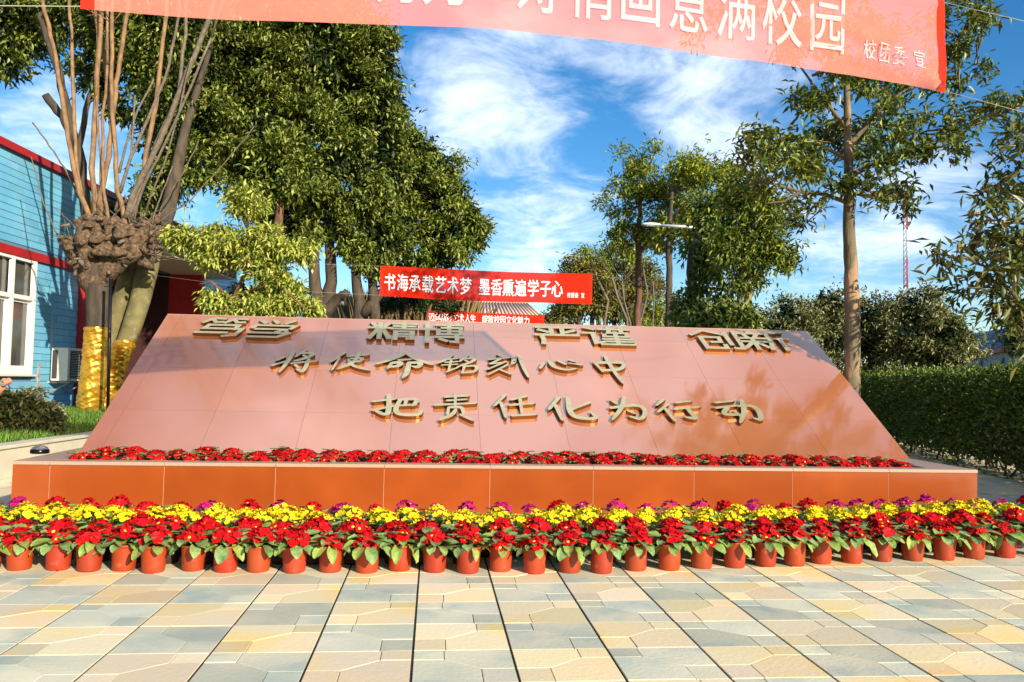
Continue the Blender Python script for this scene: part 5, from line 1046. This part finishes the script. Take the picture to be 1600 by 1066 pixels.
# ------------------------------------------------------------------ person at the left edge, only the raised fist reaches the frame
def skin(name, verts, edges, radii, mt, parent, sub=1):
    me = bpy.data.meshes.new(name); me.from_pydata([tuple(map(float, v)) for v in verts], edges, []); o = bpy.data.objects.new(name, me); COL.objects.link(o)
    md = o.modifiers.new('skin', 'SKIN'); md.use_smooth_shade = True
    for i, rr_ in enumerate(radii):
        sv_ = me.skin_vertices[0].data[i]; sv_.radius = (rr_, rr_) if not hasattr(rr_, '__len__') else rr_; sv_.use_root = (i == 0)
    if sub: s2 = o.modifiers.new('sub', 'SUBSURF'); s2.levels = sub; s2.render_levels = sub
    bpy.context.view_layer.update(); dg = bpy.context.evaluated_depsgraph_get(); m2 = bpy.data.meshes.new_from_object(o.evaluated_get(dg)); bpy.data.objects.remove(o)
    m2.materials.clear(); m2.materials.append(mt); m2.name = name; return link(name, m2, parent)
M_skin = mat('skin', (.52, .22, .12), .5, (.46, .18, .10), 8); M_blue = mat('dark_blue_cloth', (.025, .03, .11), .85, (.02, .02, .08), 20); M_trs = mat('black_trousers', (.02, .02, .025), .85); M_hair = mat('black_hair', (.012, .01, .01), .5)
pc = at(-44, 700, 8.0); pbs = np.array([pc[0], pc[1], 0]); PR = thing('person', pbs, 'person in a dark blue top at the left edge, only a raised fist showing', 'person')
fist = at(9, 600, 7.75)-pbs; elbow = at(-26, 640, 7.85)-pbs
# joints facing right along +x
B = [(0, 0, .98), (0, 0, 1.15), (0, 0, 1.35), (0, 0, 1.50), (.01, 0, 1.60), (.03, 0, 1.68), (.04, 0, 1.78), (.03, 0, 1.86),
     (.0, .17, 1.47), (-.06, .22, 1.20), (.05, .22, .98), (.08, .21, .88),
     (.0, -.17, 1.47), (-.02, -.19, 1.27), tuple(elbow), tuple(elbow*.25+fist*.75), tuple(elbow*.08+fist*.92),
     (0, .10, .90), (.02, .11, .50), (-.01, .11, .10), (.12, .12, .04), (0, -.10, .90), (.02, -.11, .50), (-.01, -.11, .10), (.12, -.12, .04)]
E_ = [(0, 1), (1, 2), (2, 3), (3, 4), (4, 5), (5, 6), (6, 7), (3, 8), (8, 9), (9, 10), (10, 11), (3, 12), (12, 13), (13, 14), (14, 15), (15, 16), (0, 17), (17, 18), (18, 19), (19, 20), (0, 21), (21, 22), (22, 23), (23, 24)]
R_ = [(.12, .15), (.11, .14), (.12, .16), (.08, .12), .055, .085, .10, .075, .06, .045, .035, .04, .06, .05, .043, .032, .030, .08, .06, .045, .04, .08, .06, .045, .04]
skin('body', B, E_, R_, M_skin, PR)
skin('top', [B[0], B[1], B[2], B[3], B[8], B[9], B[10], B[12], B[13], B[14], tuple(elbow*.72+fist*.28)], [(0, 1), (1, 2), (2, 3), (3, 4), (4, 5), (5, 6), (3, 7), (7, 8), (8, 9), (9, 10)], [(.15, .18), (.14, .17), (.145, .185), (.10, .14), .075, .06, .052, .075, .066, .058, .050], M_blue, PR)
skin('trousers', [B[0], B[17], B[18], B[19], B[21], B[22], B[23]], [(0, 1), (1, 2), (2, 3), (0, 4), (4, 5), (5, 6)], [(.145, .17), .10, .08, .065, .10, .08, .065], M_trs, PR)
mb = MB(); mb.blob((.015, 0, 1.84), .125, 0, 3, .04, 2, (1.0, .95, .95)); mb.build('hair', M_hair, PR)
for sy in (.1, -.1):
    mb = MB(); mb.blob((.07, sy+.02*np.sign(sy), .055), .075, 0, 2, .03, 3, (1.9, .75, .7)); mb.build('shoe', M_hair, PR)
dF = (fist-elbow)/np.linalg.norm(fist-elbow); sF = np.cross(dF, [0, 1, 0]); sF /= np.linalg.norm(sF); tF = np.cross(sF, dF)
for k in range(4):      # curled fingers
    b0 = fist+tF*(.033-.022*k)+dF*.012; f0 = [b0-dF*.03, b0+dF*.022+sF*-.012, b0+dF*.030+sF*.022, b0+dF*.004+sF*.036, b0-dF*.012+sF*.022]
    skin('finger', f0, [(0, 1), (1, 2), (2, 3), (3, 4)], [.016, .0145, .013, .012, .010], M_skin, PR)
skin('thumb', [fist-dF*.03+tF*.03, fist+dF*.0+tF*.045+sF*.02, fist+dF*.012+tF*.02+sF*.048, fist+dF*.008-tF*.01+sF*.05], [(0, 1), (1, 2), (2, 3)], [.018, .016, .014, .011], M_skin, PR)
